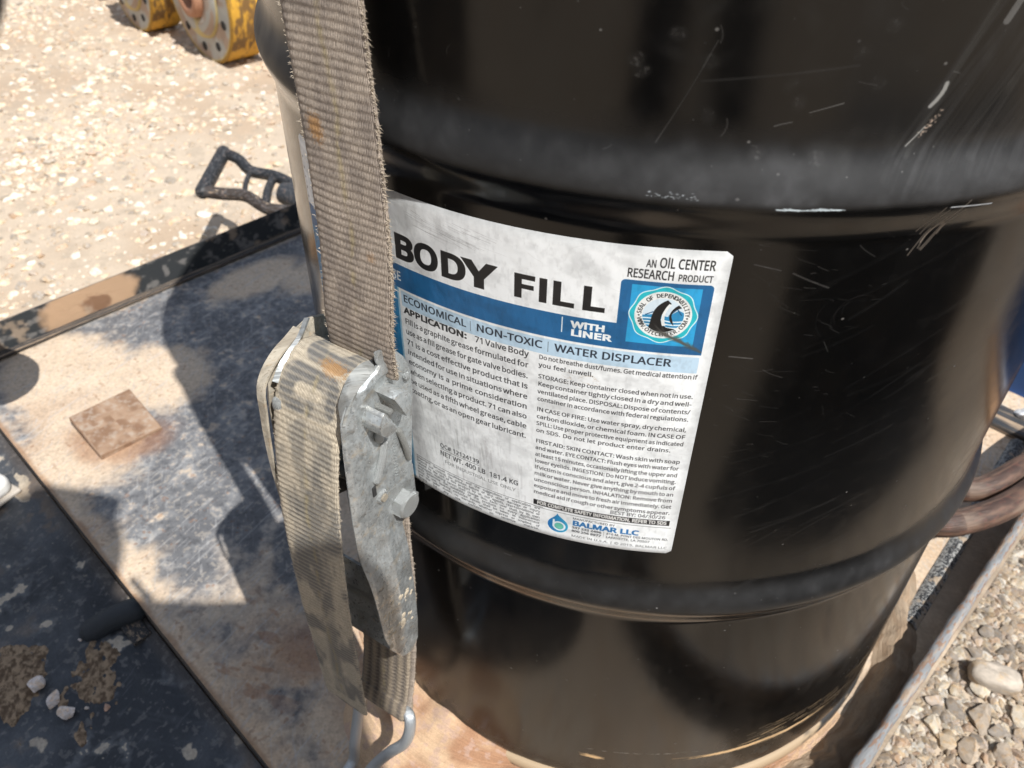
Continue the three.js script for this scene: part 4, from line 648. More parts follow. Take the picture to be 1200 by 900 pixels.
{ // raised rib round the spool, two pawl bars, rivet, small tabs
  part('pawl_bar', capped([[TR + 0.001, 0.402, 0.3198], [TR + 0.0018, 0.39, 0.3252], [TR + 0.001, 0.3775, 0.3306]], 0.0026, 20, 12), zinc, strap);
  part('pawl_slot', box(0.0012, 0.008, 0.003, TR + 0.0005, 0.370, 0.3335, 0.0005), std({ color: lin(0.02, 0.02, 0.02), roughness: 0.9 }), rightPlate);
  part('pawl_bar', capped([[TR + 0.001, 0.4005, 0.3062], [TR + 0.002, 0.386, 0.303], [TR + 0.001, 0.3715, 0.2995]], 0.0021, 20, 12), zincDark, strap);
  const rv = new THREE.CylinderGeometry(0.0042, 0.0052, 0.002, 20); rv.rotateZ(-Math.PI / 2); rv.translate(TR + 0.001, 0.3599, 0.3275);
  const rv2 = new THREE.CylinderGeometry(0.0026, 0.0032, 0.002, 18); rv2.rotateZ(-Math.PI / 2); rv2.translate(TR + 0.0022, 0.3599, 0.3275);
  const riv = part('rivet', rv, zinc, rightPlate); part('rivet_head', rv2, zincTan, rightPlate);
  for (const [y, z, s] of [[0.4489, 0.3037, 0.0032], [0.4362, 0.2947, 0.003], [0.4095, 0.3235, 0.0042]]) { const e = new THREE.SphereGeometry(s, 14, 10); e.scale(0.7, 1.2, 0.8); e.translate(TR + 0.001, y, z); part('peened_tab', e, zinc, rightPlate); }
  const dustGeo = []; const rd = rng(61);
  for (let i = 0; i < 46; i++) { const y = 0.205 + 0.06 * rd() + (i % 3 ? 0 : 0.02 * rd()), z = 0.316 + 0.03 * rd(), e = new THREE.IcosahedronGeometry(0.0006 + 0.0018 * rd() * rd(), 1); e.scale(0.35, 1 + rd(), 1 + rd()); e.rotateX(rd() * 3); e.translate(TR + LEAN(y) + press(z, y), y, z); dustGeo.push(e); }
  part('caked_dust', dustGeo, std({ color: lin(0.47, 0.40, 0.30), roughness: 1 }), rightPlate, 'stuff');
  // embossed maker's marks, unreadable
  const bumps = []; const r = rng(9); for (let i = 0; i < 13; i++) { const t = i / 13, b = new THREE.BoxGeometry(0.0006, 0.0007, 0.002 + 0.001 * r()); b.rotateX(-0.5); b.translate(TR + 0.0002, 0.397 - 0.035 * t, 0.3115 - 0.0005 * i + 0.006 * t); bumps.push(b); }
  part('embossed_marks', bumps, zinc, rightPlate, 'stuff');
}
// split spool: two half-round bars with a slot between them, square to the plates
function halfBar(zc, yc, rad, ang, t0, t1) {             // ang: direction (in z, y) in which the round side faces
  const s = new THREE.Shape(); const n = 20; for (let i = 0; i <= n; i++) { const a = ang - Math.PI / 2 + Math.PI * i / n; const p = [zc + rad * Math.cos(a), yc + rad * Math.sin(a)]; i ? s.lineTo(...p) : s.moveTo(...p); } s.closePath();
  const g = new THREE.ExtrudeGeometry(s, { depth: t1 - t0 - 0.0012, bevelEnabled: true, bevelThickness: 0.0006, bevelSize: 0.0006, bevelOffset: -0.0006, bevelSegments: 2, curveSegments: 20 });
  g.rotateY(-Math.PI / 2); g.translate(t1 - 0.0006, 0, 0); return toCreasedNormals(g, 0.6);
}
const dAng = Math.atan2(0.0092, -0.0198);                // normal of the slot in (z, y)
part('spool_half', halfBar(0.3150, 0.4312, 0.0109, Math.atan2(0.0092, -0.0198), TL - 0.006, TR + 0.0125), zinc, strap);
part('spool_half', halfBar(0.3238, 0.4278, 0.0101, Math.atan2(-0.0089, 0.0181), TL - 0.006, TR + 0.0125), zinc, strap);
part('cotter_key', box(0.012, 0.003, 0.004, TR + 0.004, 0.431, 0.3205, 0.001), zincDark, strap);
{ // hex bolt and its bracket behind the right plate
  const b = new THREE.CylinderGeometry(0.0105, 0.0105, 0.009, 6, 1); b.rotateZ(-Math.PI / 2); b.rotateX(0.3); b.translate(TR + 0.002, 0.3385, 0.3095);
  const cap = new THREE.CylinderGeometry(0.0082, 0.0098, 0.0016, 24); cap.rotateZ(-Math.PI / 2); cap.translate(TR + 0.007, 0.3385, 0.3095);
  const bolt = part('hex_bolt', toCreasedNormals(b, 0.4), zinc, strap); part('bolt_crown', cap, zinc, bolt);
  const sh = new THREE.CylinderGeometry(0.005, 0.005, 0.07, 16); sh.rotateZ(Math.PI / 2); sh.translate(-0.065, 0.3385, 0.3095); part('bolt_shank', sh, zincDark, bolt);
  part('frame_ear', plate([[0.3050, 0.360], [0.2880, 0.352], [0.2875, 0.318], [0.300, 0.312], [0.322, 0.322], [0.325, 0.35]], TR - 0.006, 0.003), zinc, strap);
  part('frame_ear', plate([[0.3050, 0.44], [0.2880, 0.432], [0.2875, 0.318], [0.300, 0.312], [0.322, 0.322], [0.328, 0.43]], TL + 0.011, 0.003), zincDark, strap);
}
// left plate, dusty on its outside and rim
const OUT_L = [[0.2911, 0.4554], [0.3065, 0.4608], [0.3164, 0.4592], [0.3279, 0.4551], [0.3375, 0.45], [0.3443, 0.4418], [0.3482, 0.4178], [0.3487, 0.4042], ...OUT_R.slice(7, 23).reverse().map((p) => p)];
const leftPlate = part('side_plate', pressedPlate(OUT_L, TL, 0.0026, -1, press), zincTan, strap);
part('plate_flange', strip([[TL - 0.0005, 0.345, 0.3535], [TL - 0.0005, 0.37, 0.3545], [TL - 0.0005, 0.40, 0.3540], [TL - 0.0005, 0.42, 0.3525], [TL - 0.0005, 0.438, 0.3503], [TL - 0.0005, 0.4464, 0.3445], [TL - 0.0005, 0.4531, 0.3341], [TL - 0.0005, 0.456, 0.3241], [TL - 0.0005, 0.459, 0.316]], [[TL + 0.0018, 0.345, 0.3535], [TL + 0.0026, 0.37, 0.3545], [TL + 0.004, 0.40, 0.3540], [TL + 0.005, 0.42, 0.3525], [TL + 0.0055, 0.438, 0.3503], [TL + 0.0065, 0.4464, 0.3445], [TL + 0.0065, 0.4531, 0.3341], [TL + 0.0065, 0.456, 0.3241], [TL + 0.0065, 0.459, 0.316]], 0.0016), zincTan, leftPlate);
part('inner_flange', strip([[TL + 0.0065, 0.4415, 0.3455], [TL + 0.0065, 0.4485, 0.339], [TL + 0.0065, 0.4535, 0.330], [TL + 0.0065, 0.458, 0.3205], [TL + 0.0065, 0.466, 0.312]], [[TL + 0.009, 0.440, 0.3435], [TL + 0.009, 0.4475, 0.3375], [TL + 0.009, 0.4525, 0.329], [TL + 0.009, 0.4575, 0.320], [TL + 0.0095, 0.467, 0.3115]], 0.0016), zinc, leftPlate);
{ const e = new THREE.SphereGeometry(0.0055, 18, 12); e.scale(0.9, 1.3, 0.5); e.translate(TL + 0.010, 0.425, 0.3475); part('peened_tab', e, zinc, leftPlate); }
{ // handle grip: a rolled sheet joining the two arms
  const prof = [[0.3215, 0.256], [0.3255, 0.226], [0.3285, 0.213], [0.3345, 0.1985], [0.3355, 0.1925]], th = 0.0022, a = prof.map((p) => new THREE.Vector2(...p));
  const back = a.map((p, i) => { const q = a[Math.min(i + 1, a.length - 1)].clone().sub(a[Math.max(i - 1, 0)]).normalize(); return new THREE.Vector2(p.x + q.y * th, p.y - q.x * th); });
  const s = new THREE.Shape([...a, ...back.reverse()]); const g = new THREE.ExtrudeGeometry(s, { depth: TR - TL - 0.006, bevelEnabled: false }); g.rotateY(-Math.PI / 2); g.translate(TR - 0.0005, 0, 0);
  part('handle_grip', toCreasedNormals(g, 0.9), zinc, strap);
  const cy = new THREE.CylinderGeometry(0.0045, 0.0045, TR - TL - 0.006, 18); cy.rotateZ(Math.PI / 2); cy.translate((TR + TL) / 2, 0.226, 0.3225); part('grip_bar', cy, zincDark, strap);
}
// wire hook at the strap's lower end
const wireMat = std({ color: lin(0.50, 0.53, 0.55), metalness: 0.75, roughness: 0.42, bumpMap: zincBump, bumpScale: 0.0003 });
part('wire_hook', capped([[-0.081, 0.090, 0.330], [-0.0825, 0.080, 0.333], [-0.0825, 0.06, 0.340], [-0.0795, 0.03, 0.354], [-0.0785, 0.008, 0.362], [-0.0770, 0.0055, 0.40], [-0.068, 0.0055, 0.43], [-0.060, 0.0055, 0.43], [-0.057, 0.0055, 0.40], [-0.0585, 0.012, 0.372], [-0.0535, 0.026, 0.360], [-0.040, 0.050, 0.350], [-0.0290, 0.066, 0.343], [-0.0265, 0.078, 0.338], [-0.0290, 0.089, 0.3325], [-0.033, 0.0915, 0.330], [-0.06, 0.092, 0.329], [-0.081, 0.090, 0.330]], 0.0049, 220, 14), wireMat, strap);

// ------------------------------------------------------------------ caked mud at the drum's foot, near the hook
{
  const m = thing('mud_cake', 'rusty tan cake of dried mud against the foot of the drum', 'mud', [0, 0, 0]);
  const tex = colourTexture(512, 512, (i, j) => { const n = fbm(i / 60, j / 60, 5), q = fbm(i / 12 + 60, j / 12, 3), s = PERM[(i * 61 + j * 919) & 65535]; let c = mix3([0.34, 0.185, 0.105], [0.55, 0.38, 0.24], ss(0.3, 0.7, n)); c = mix3(c, [0.44, 0.30, 0.24], ss(0.55, 0.7, q) * 0.6); const k = 0.85 + 0.3 * s; return [c[0] * k, c[1] * k, c[2] * k]; }, true);
  part('mud_crust', gridSurface(140, 40, (a, b) => {
    const az = lerp(-0.98, 0.95, a), d = b, env = Math.pow(Math.max(0, 1 - Math.pow(Math.abs((az + 0.52) / 0.30), 2.6)), 0.7), rr = 0.276 + 0.085 * d * (0.5 + env);
    const h = (0.0055 + 0.03 * env) * Math.pow(1 - d, 0.7 + 1.2 * env) * (0.65 + 0.7 * fbm(az * 9, d * 3 + 4, 4)) - 0.003 * d - 0.001;
    return [rr * Math.sin(az), h, rr * Math.cos(az), az * 1.2, d * 0.5];
  }), std({ map: tex, roughness: 0.97, bumpMap: trayBump, bumpScale: 0.003 }), m);
}
// drifted dust along the right foot of the drum
{
  const m = thing('dust_drift', 'ridge of pale dust drifted along the right foot of the drum', 'dust', [0, 0, 0]);
  part('dust_ridge', gridSurface(160, 24, (a, b) => {
    const az = lerp(0.5, 1.9, a), x = (b - 0.5) * 2, n = fbm(az * 14, 4, 3), off = 0.018 + 0.01 * n, w = 0.017 + 0.008 * fbm(az * 8 + 40, 7, 3), h = 0.013 * (0.5 + n) * Math.exp(-x * x * 2.2) * (0.7 + 0.6 * fbm(az * 40, x * 4, 3)) * ss(0, 0.12, a) * ss(1, 0.85, a) - 0.002 * Math.abs(x);
    const rr = 0.288 + off + w * x; return [rr * Math.sin(az), h, rr * Math.cos(az), az * 2, b];
  }), std({ map: groundTex, color: lin(0.95, 0.9, 0.85), roughness: 1, bumpMap: trayBump, bumpScale: 0.003 }), m);
}

// ------------------------------------------------------------------ shovel with a black D grip lying behind the drum
{
  const sh = thing('shovel', 'black D shaped shovel grip sticking out behind the drum over the tray edge', 'shovel');
  const blk = std({ map: wornPaint(-0.4, 90, 256, 0.2, [0.012, 0.012, 0.013]), roughness: 0.55 });
  const brown = std({ map: wornPaint(0.0, 30, 256, 0.2, [0.035, 0.024, 0.018]), roughness: 0.75 });
  const y = 0.03, A = [-0.8649, 0.0326, -0.7884], B = [-0.8295, 0.0304, -0.6317], M1 = [-0.7793, 0.0304, -0.7288], M2 = [-0.7499, 0.0282, -0.6372], C1 = [-0.7249, 0.0326, -0.7146], C2 = [-0.6889, 0.0238, -0.6067];
  part('grip_bar', capped([A, B], 0.014, 20, 16), blk, sh);
  part('grip_arm', capped([A, [-0.8230, 0.0336, -0.7658], M1, C1, [-0.6540, 0.0369, -0.6721]], 0.0108, 40, 12), blk, sh);
  part('grip_arm', capped([B, [-0.7903, 0.0293, -0.6328], M2, C2, [-0.6431, 0.0217, -0.6121]], 0.0112, 40, 12), brown, sh);
  part('cross_web', capped([M1, [-0.7679, 0.0304, -0.6830], M2], 0.0048, 16, 10), blk, sh);
  part('cross_web', capped([C1, [-0.7140, 0.0304, -0.6612], [-0.6998, 0.0260, -0.6176]], 0.008, 16, 10), blk, sh);
  const soc = new THREE.CylinderGeometry(0.019, 0.042, 0.10, 24, 1, true); soc.rotateZ(Math.PI / 2); soc.rotateY(-0.25); soc.translate(-0.6377, 0.0282, -0.6503);
  const dsk = std({ map: wornPaint(-0.2, 60, 256), roughness: 0.6, side: THREE.DoubleSide }); part('socket', soc, dsk, sh);
  part('shaft', capped([[-0.6540, 0.0304, -0.6535], [-0.3, 0.05, -0.70], [0.25, 0.03, -0.72]], 0.017, 30, 16), brown, sh);
}

// ------------------------------------------------------------------ rusty yellow flanges standing on the ground
{
  const yel = std({ map: colourTexture(512, 512, (i, j) => { const n = fbm(i / 26, j / 26, 5), m = fbm(i / 9 + 30, j / 9, 3); let c = mix3([0.62, 0.36, 0.035], [0.50, 0.25, 0.03], n); c = mix3(c, [0.11, 0.06, 0.025], ss(0.5, 0.62, 0.55 * n + 0.45 * m) * 0.85); return c; }, true), roughness: 0.75, bumpMap: trayBump, bumpScale: 0.004 });
  const face = std({ map: colourTexture(512, 512, (i, j) => { const x = i / 256 - 1, y = j / 256 - 1, d = Math.hypot(x, y), n = fbm(i / 40, j / 40, 4); let c = mix3([0.30, 0.30, 0.28], [0.44, 0.42, 0.37], n); c = mix3(c, [0.33, 0.19, 0.11], ss(0.5, 0.7, fbm(i / 70 + 30, j / 70, 3) + 0.1) * 0.7 + 0.3 * (d < 0.62 && d > 0.45 ? 1 : 0)); c = mix3(c, [0.55, 0.42, 0.12], ss(0.955, 0.99, d) * 0.7); return c; }), roughness: 0.6, metalness: 0.2, bumpMap: trayBump, bumpScale: 0.002 });
  const hole = std({ color: lin(0.015, 0.012, 0.01), roughness: 0.9 }), ring = std({ map: colourTexture(256, 256, (i, j) => mix3([0.30, 0.12, 0.06], [0.52, 0.30, 0.19], fbm(i / 20, j / 20, 4)), true), roughness: 0.8, metalness: 0.2 });
  const flange = (r, th, nb, label, [x, z], az, mat) => {
    const o = thing('pipe_flange', label, 'flange', [x, GROUND_Y - 0.006, z], az, 'rusty flanges standing in the yard');
    const lay = (g) => { g.rotateX(Math.PI / 2); g.translate(0, r, 0); return g; };
    part('rim', lay(lathe([[r * 0.55, -th], [r * 0.98, -th], [r, -th + 0.006], [r, -0.007], [r * 0.982, -0.0005], [r * 0.96, 0.0]], 72)), mat, o);
    const fg = new THREE.CircleGeometry(r * 0.965, 72); fg.translate(0, r, -0.0005); part('face', fg, face, o);
    part('raised_ring', lay(lathe([[r * 0.36, -0.002], [r * 0.37, 0.016], [r * 0.46, 0.018], [r * 0.62, 0.012], [r * 0.64, 0.0]], 64)), face, o);
    part('hub_ring', lay(lathe([[r * 0.20, 0.0], [r * 0.205, 0.03], [r * 0.235, 0.037], [r * 0.33, 0.034], [r * 0.36, 0.0]], 56)), ring, o);
    const bore = new THREE.CircleGeometry(r * 0.21, 40); bore.translate(0, r, 0.004); part('bore', bore, hole, o);
    for (let k = 0; k < nb; k++) { const a = (k + 0.35) / nb * 6.2832, b = new THREE.CylinderGeometry(r * 0.062, r * 0.062, 0.004, 20); b.rotateX(Math.PI / 2); b.translate(r * 0.79 * Math.cos(a), r + r * 0.79 * Math.sin(a), 0.0005); part('bolt_hole', b, hole, o); }
    return o;
  };
  flange(0.215, 0.125, 10, 'rusty yellow rimmed flange standing on edge nearest the drum', [-1.475, -1.83], -0.64, yel);
  flange(0.19, 0.115, 10, 'second rusty yellow flange behind and left of the nearest one', [-1.86, -2.06], -0.66, yel);
  flange(0.15, 0.09, 8, 'brown rusted flange farthest left, cut by the top of the photo', [-2.26, -2.38], -0.55, rustMat);
}

// ------------------------------------------------------------------ hoses crossing the right lip
{
  const hoseTex = colourTexture(512, 256, (i, j) => { const n = fbm(i / 30, j / 14, 5), m = fbm(i / 8, j / 8 + 30, 3); let c = mix3([0.10, 0.06, 0.045], [0.24, 0.15, 0.105], ss(0.3, 0.7, n)); c = mix3(c, [0.32, 0.13, 0.09], ss(0.5, 0.8, m) * 0.35); c = mix3(c, [0.40, 0.31, 0.235], ss(0.5, 0.8, fbm(i / 60 + 8, j / 40, 4)) * 0.7); return c; }, true); hoseTex.repeat.set(3, 1);
  const hm = std({ map: hoseTex, color: lin(0.56, 0.52, 0.50), roughness: 0.55, bumpMap: trayBump, bumpScale: 0.001 });
  const h1 = thing('rubber_hose', 'lower brown rubber hose bending from the drum over the tray lip', 'hose');
  part('hose', capped([[0.17, 0.03, -0.30], [0.262, 0.045, -0.165], [0.309, 0.06, -0.052], [0.340, 0.068, -0.036], [0.387, 0.0705, -0.0550], [0.443, 0.069, -0.1], [0.54, 0.066, -0.21], [0.66, -0.05, -0.34], [0.8, -0.14, -0.5]], 0.0142, 160, 20), hm, h1);
  const h2 = thing('rubber_hose', 'upper brown rubber hose just behind the lower one by the drum', 'hose');
  part('hose', capped([[0.15, 0.03, -0.36], [0.25, 0.04, -0.235], [0.318, 0.052, -0.128], [0.388, 0.060, -0.104], [0.455, 0.066, -0.150], [0.56, 0.064, -0.26], [0.69, -0.05, -0.42], [0.83, -0.14, -0.6]], 0.0136, 160, 20), hm, h2);
}
// ------------------------------------------------------------------ blue tank beyond the tray, its timber bearer and a grey stone
{
  const t = thing('blue_tank', 'blue painted steel box with a white strip at the far right picture edge', 'tank', [0, 0, 0], TURN);
  const blue = std({ map: colourTexture(256, 256, (i, j) => mix3(mix3([0.015, 0.07, 0.24], [0.03, 0.13, 0.38], fbm(i / 30, j / 30, 4)), [0.3, 0.3, 0.32], ss(0.66, 0.76, fbm(i / 9 + 40, j / 9, 3)) * 0.6), true), roughness: 0.4 });
  part('body', box(0.8, 0.62, 0.5, 0.575, 0.13, -1.045, 0.02), blue, t);
  part('white_strip', box(0.8, 0.018, 0.006, 0.575, -0.138, -0.791, 0.002), std({ color: lin(0.62, 0.66, 0.74), roughness: 0.6 }), t);
  const w = thing('timber_bearer', 'weathered brown timber lying along the foot of the blue box', 'timber', [0, 0, 0], TURN);
  part('plank', box(0.84, 0.028, 0.05, 0.575, -0.168, -0.76, 0.003), std({ map: colourTexture(256, 256, (i, j) => mix3([0.34, 0.16, 0.07], [0.52, 0.34, 0.2], fbm(i / 60, j / 6, 4)), true), roughness: 0.85 }), w);
  const st = part('stone', stoneGeometry(205, 0.75, 3), stoneMat, scene); st.scale.setScalar(0.015); st.position.set(...trayPoint(0.262, 0.014, 0.545)); tag(st, 'pale round stone resting at the far tray edge by the timber', 'stone');
}
// ------------------------------------------------------------------ single larger stones in the gravel at the lower right
{
  const geos = [301, 317, 333, 349, 365].map((s) => stoneGeometry(s, 0.6, 3, 0.8));
  const rock = new THREE.Mesh((() => { const g = new THREE.SphereGeometry(1, 40, 28), p = g.attributes.position, v = new THREE.Vector3(); for (let i = 0; i < p.count; i++) { v.fromBufferAttribute(p, i); const e = 3.2, l = Math.pow(Math.pow(Math.abs(v.x), e) + Math.pow(Math.abs(v.y), e) + Math.pow(Math.abs(v.z), e), 1 / e); v.multiplyScalar(1 / l * (1 + 0.07 * (fbm(v.x * 2 + 4, v.z * 2 + v.y * 3, 3) - 0.5))); p.setXYZ(i, v.x, v.y, v.z); } g.computeVertexNormals(); return g; })(), std({ map: stoneTex, color: lin(0.60, 0.52, 0.43), roughness: 0.92, bumpMap: trayBump, bumpScale: 0.001 }));
  rock.name = numbered('rock'); rock.scale.set(0.029, 0.013, 0.0165); rock.rotation.set(0.05, -0.18, 0.05); rock.position.set(0.476, GROUND_Y + 0.02, -0.0165); rock.castShadow = rock.receiveShadow = true; scene.add(rock); tag(rock, 'smooth oblong tan rock lying on the gravel at right', 'rock');
  const r = rng(88), spots = [[0.398, 0.215, 0.018, 3], [0.372, 0.21, 0.013, 4], [0.385, 0.252, 0.014, 2], [0.372, 0.275, 0.012, 5], [0.362, 0.30, 0.012, 4], [0.42, 0.215, 0.012, 4], [0.405, 0.17, 0.017, 1], [0.432, 0.19, 0.014, 3], [0.38, 0.16, 0.012, 0], [0.355, 0.25, 0.011, 4], [0.352, 0.20, 0.012, 5], [0.43, 0.25, 0.013, 2], [0.36, 0.34, 0.012, 4], [0.375, 0.36, 0.01, 3], [0.46, 0.22, 0.013, 1], [0.36, 0.17, 0.012, 2], [0.395, 0.30, 0.009, 5], [0.42, 0.31, 0.012, 6]];
  spots.forEach(([u, v, s, c], i) => { const [x, , z] = trayPoint(u, 0, v), m = part('stone', geos[i % 5], std({ map: stoneTex, color: lin(...STONE_COLOURS[c].map((q) => q * 0.72)), roughness: 0.92 }), scene); m.scale.set(s * 1.1, s * 0.8, s * 0.85); m.rotation.set(0.4 * r(), 6.28 * r(), 0.4 * r()); m.position.set(x, groundHeight(x, z) + s * 0.35, z); tag(m, { 0: 'large angular grey brown stone just below the smooth oblong rock', 2: 'small stone tucked under the left end of the smooth oblong rock' }[i] ?? 'angular stone among the gravel outside the right tray lip', 'stone', 'larger stones beside the right tray lip'); });
}
// ------------------------------------------------------------------ things cut by the left picture edge, and others out of view
{
  const hm = std({ color: lin(0.018, 0.018, 0.02), roughness: 0.55 });
  const h = thing('black_cord', 'black cord hanging close to the camera in the top left corner', 'cord');
  part('cord', capped([[-0.0789, 0.8048, 0.5422], [-0.0828, 0.7634, 0.5344], [-0.0899, 0.7243, 0.5254], [-0.105, 0.70, 0.54], [-0.15, 0.66, 0.60], [-0.24, 0.60, 0.72], [-0.42, 0.45, 0.84]], 0.0038, 100, 14), hm, h);
  const pipe = thing('pipe_stub', 'black pipe on a leg whose round end shades the tray at left', 'pipe');
  part('pipe', capped([[-1.12, 0.30, -0.018], [-0.715, 0.30, 0.033]], 0.052, 12, 28), hm, pipe);
  part('leg', capped([[-1.08, 0.28, -0.013], [-1.08, -0.19, -0.013]], 0.03, 8, 18), hm, pipe);
  const post = thing('steel_post', 'black painted square steel post at the left of the tray', 'post', [-0.92, 0, 0.73], 2.08);
  part('column', box(0.34, 1.9, 0.12, 0, 0.78, 0, 0.012), wornMat, post); part('base_plate', box(0.44, 0.014, 0.24, 0, -0.172, 0, 0.004), wornMat, post);
  const chest = thing('added_dark_chest', 'unseen black chest added right of the tray to darken the drum reflections', 'chest', [0.98, GROUND_Y, 0.72], 0.85);  // out of view, added only to darken what the drum's paint reflects
  part('body', box(0.9, 0.34, 0.45, 0, 0.18, 0, 0.01), wornMat, chest); part('lid', box(0.92, 0.05, 0.47, 0, 0.376, 0, 0.01), wornMat, chest);
  for (const x of [-0.28, 0.28]) part('handle', capped([[x - 0.06, 0.22, 0.228], [x - 0.055, 0.235, 0.25], [x + 0.055, 0.235, 0.25], [x + 0.06, 0.22, 0.228]], 0.007, 24, 10), zincDark, chest);
  const cap = thing('plastic_cap', 'white rounded plastic corner at the left picture edge on the black plate', 'cap', trayPoint(-0.596, PLATE_Y, -0.478), TURN + 0.3);
  const wm = std({ color: lin(0.72, 0.70, 0.66), roughness: 0.5 });
  part('cap_body', new RoundedBoxGeometry(0.07, 0.03, 0.05, 5, 0.013).translate(-0.018, 0.02, 0), wm, cap); part('cap_flange', new RoundedBoxGeometry(0.076, 0.006, 0.056, 3, 0.0028).translate(-0.018, 0.006, 0), std({ color: lin(0.45, 0.40, 0.34), roughness: 0.7 }), cap);
}
// ------------------------------------------------------------------ the photographer, standing behind the camera: shades the plate and shows dark in the drum's paint
function fieldGeometry(bones, cell, k = 0.03) {
  const lo = [1e9, 1e9, 1e9], hi = [-1e9, -1e9, -1e9];
  for (const b of bones) for (const o of [0, 4]) for (let c = 0; c < 3; c++) { lo[c] = Math.min(lo[c], b[o + c] - b[o + 3] - 3 * cell); hi[c] = Math.max(hi[c], b[o + c] + b[o + 3] + 3 * cell); }
  const size = Math.max(hi[0] - lo[0], hi[1] - lo[1], hi[2] - lo[2]), res = Math.ceil(size / cell), mid = [0, 1, 2].map((c) => (lo[c] + hi[c]) / 2), mc = new MarchingCubes(res, new THREE.MeshStandardMaterial(), false, false, 120000);
  mc.isolation = 0; const half = res / 2, n = mc.size; mc.field.fill(-1);
  for (let z = 0; z < n; z++) { const pz = mid[2] + (z - half) / half * size / 2; if (pz < lo[2] || pz > hi[2]) continue;
    for (let y = 0; y < n; y++) { const py = mid[1] + (y - half) / half * size / 2; if (py < lo[1] || py > hi[1]) continue;
      for (let x = 0; x < n; x++) { const px = mid[0] + (x - half) / half * size / 2; if (px < lo[0] || px > hi[0]) continue;
        let d = 1e9;
        for (const b of bones) {
          const ex = b[4] - b[0], ey = b[5] - b[1], ez = b[6] - b[2], l2 = ex * ex + ey * ey + ez * ez, t = l2 ? clamp(((px - b[0]) * ex + (py - b[1]) * ey + (pz - b[2]) * ez) / l2) : 0;
          const q = Math.hypot(px - b[0] - ex * t, py - b[1] - ey * t, pz - b[2] - ez * t) - lerp(b[3], b[7], t), h = clamp(0.5 + 0.5 * (d - q) / k);
          d = d > 1e8 ? q : lerp(d, q, h) - k * h * (1 - h);
        }
        mc.field[x + y * n + z * n * n] = -d;
      } } }
  mc.update();
  const cnt = mc.count, p = mc.positionArray.slice(0, cnt * 3), nn = mc.normalArray.slice(0, cnt * 3), g = new THREE.BufferGeometry();
  for (let i = 0; i < p.length; i++) p[i] = mid[i % 3] + p[i] * size / 2;
  g.setAttribute('position', new THREE.BufferAttribute(p, 3)); g.setAttribute('normal', new THREE.BufferAttribute(nn, 3)); return g;
}
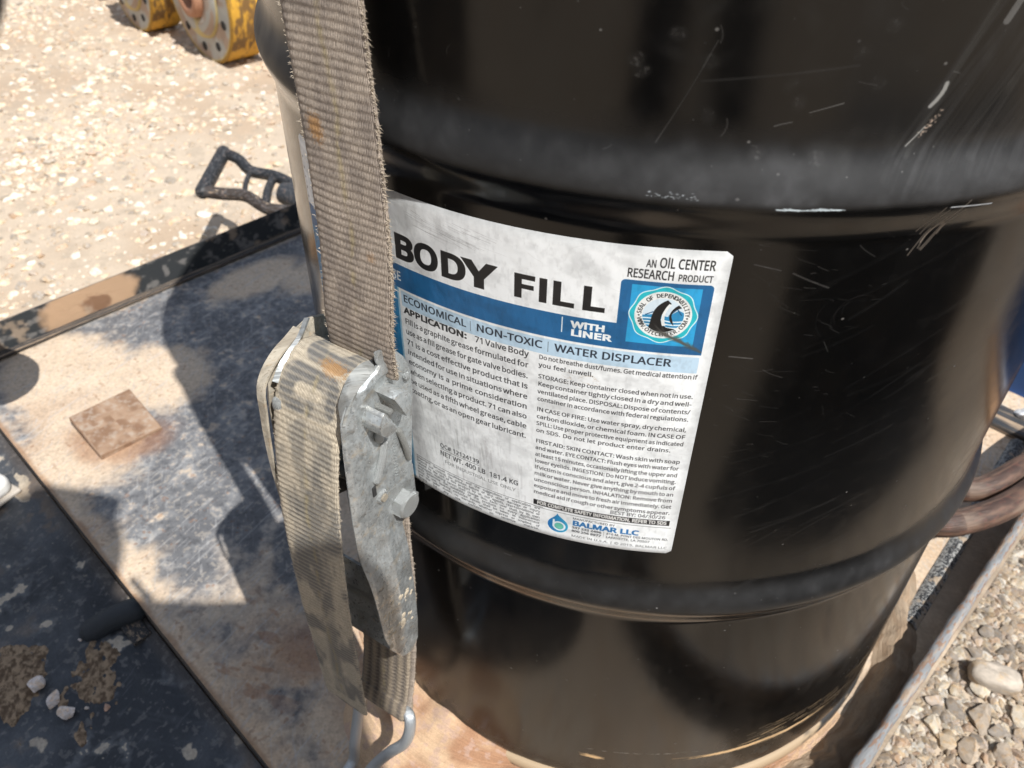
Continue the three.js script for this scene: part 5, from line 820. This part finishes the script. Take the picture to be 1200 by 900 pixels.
{
  const who = thing('person', 'person in dark work clothes leaning in to take the picture with a phone', 'person');
  camera.updateMatrixWorld(); const cam = (x, y, z) => new THREE.Vector3(x, y, z).applyMatrix4(camera.matrixWorld).toArray();
  const skin = std({ color: lin(0.42, 0.25, 0.17), roughness: 0.6 }), cloth = std({ color: lin(0.022, 0.025, 0.032), roughness: 0.9 }), denim = std({ color: lin(0.03, 0.04, 0.065), roughness: 0.9 }), hat = std({ color: lin(0.025, 0.025, 0.025), roughness: 0.85 });
  const B = (a, ra, b, rb) => [...a, ra, ...b, rb];
  const DY = -0.10, DZ = 0.06, at = (x, y, z) => [x, y + DY, z + DZ];
  const hip = [0.06, 0.74, 1.13], chest = [0.06, 1.0, 0.90], neck = [0.055, 1.125, 0.80], head = at(0.05, 1.345, 0.71), shL = [-0.13, 1.06, 0.80], shR = [0.235, 1.05, 0.755], elL = [-0.27, 0.86, 0.86], elR = [0.34, 0.84, 0.84];
  const wrL = cam(-0.205, -0.055, 0.055), wrR = cam(0.095, -0.055, 0.055), paL = cam(-0.158, -0.028, 0.018), paR = cam(0.05, -0.028, 0.018);
  const fingers = (side, x0, palm) => { const out = []; [[0.030, 0.058], [0.012, 0.064], [-0.008, 0.060], [-0.027, 0.048]].forEach(([y, l], i) => { const a = cam(x0 + side * 0.012, -0.02 + y, 0.004), b = cam(x0 + side * 0.004, -0.02 + y * 0.95, -0.008), c = cam(x0 - side * Math.min(l * 0.5, 0.012 + 0.004 * i), -0.022 + y * 0.9, -0.006); out.push(B(palm, 0.014, a, 0.0095), B(a, 0.0092, b, 0.0085), B(b, 0.0085, c, 0.0072)); });
    const t0 = cam(x0 + side * 0.01, -0.045, 0.026), t1 = cam(x0 - side * 0.014, -0.032, 0.021); out.push(B(palm, 0.016, t0, 0.0105), B(t0, 0.0105, t1, 0.0085)); return out; };
  part('body', fieldGeometry([B(neck, 0.055, head, 0.06), B(at(0.05, 1.37, 0.715), 0.092, at(0.05, 1.39, 0.74), 0.09), B(at(0.05, 1.29, 0.665), 0.052, at(0.05, 1.34, 0.67), 0.068), B(at(0.05, 1.335, 0.615), 0.012, at(0.05, 1.355, 0.635), 0.012), B(at(0.142, 1.35, 0.73), 0.014, at(0.142, 1.375, 0.735), 0.016), B(at(-0.042, 1.35, 0.73), 0.014, at(-0.042, 1.375, 0.735), 0.016)], 0.011, 0.03), skin, who);
  part('jacket', fieldGeometry([B(hip, 0.165, [0.055, 0.88, 1.045], 0.16), B([0.055, 0.88, 1.045], 0.16, chest, 0.165), B([-0.04, 1.01, 0.86], 0.12, [0.15, 1.01, 0.85], 0.12), B(shL, 0.085, shR, 0.085), B(chest, 0.12, neck, 0.07), B(shL, 0.075, elL, 0.055), B(elL, 0.055, wrL, 0.04), B(shR, 0.075, elR, 0.055), B(elR, 0.055, wrR, 0.04)], 0.016, 0.05), cloth, who);
  part('trousers', fieldGeometry([B([-0.04, 0.76, 1.11], 0.135, [0.16, 0.76, 1.11], 0.135), B([-0.04, 0.72, 1.11], 0.11, [-0.08, 0.30, 1.06], 0.075), B([-0.08, 0.30, 1.06], 0.075, [-0.09, -0.08, 1.12], 0.06), B([0.16, 0.72, 1.11], 0.11, [0.2, 0.30, 1.06], 0.075), B([0.2, 0.30, 1.06], 0.075, [0.21, -0.08, 1.12], 0.06)], 0.016, 0.04), denim, who);
  part('boots', fieldGeometry([B([-0.09, -0.05, 1.13], 0.058, [-0.09, -0.125, 1.14], 0.05), B([-0.09, -0.14, 1.15], 0.045, [-0.1, -0.145, 0.98], 0.04), B([0.21, -0.05, 1.13], 0.058, [0.21, -0.125, 1.14], 0.05), B([0.21, -0.14, 1.15], 0.045, [0.22, -0.145, 0.98], 0.04)], 0.012, 0.03), hat, who);
  part('cap', fieldGeometry([B(at(0.05, 1.42, 0.72), 0.088, at(0.05, 1.43, 0.74), 0.088), B(at(0.0, 1.40, 0.62), 0.014, at(0.10, 1.40, 0.62), 0.014), B(at(-0.01, 1.41, 0.66), 0.02, at(0.11, 1.41, 0.66), 0.02)], 0.01, 0.03), hat, who);
  part('hand', fieldGeometry([B(wrL, 0.024, paL, 0.02), ...fingers(-1, -0.132, paL)], 0.004, 0.006), skin, who);
  part('hand', fieldGeometry([B(wrR, 0.024, paR, 0.02), ...fingers(1, 0.022, paR)], 0.004, 0.006), skin, who);
  const ph = thing('phone', 'black phone held in both hands of the photographer', 'phone'); ph.position.copy(camera.position); ph.quaternion.copy(camera.quaternion);
  part('case', new RoundedBoxGeometry(0.147, 0.072, 0.008, 4, 0.0038).translate(-0.055, -0.019, 0.0075), std({ color: lin(0.02, 0.02, 0.022), roughness: 0.4 }), ph);
}

renderer.render(scene, camera);
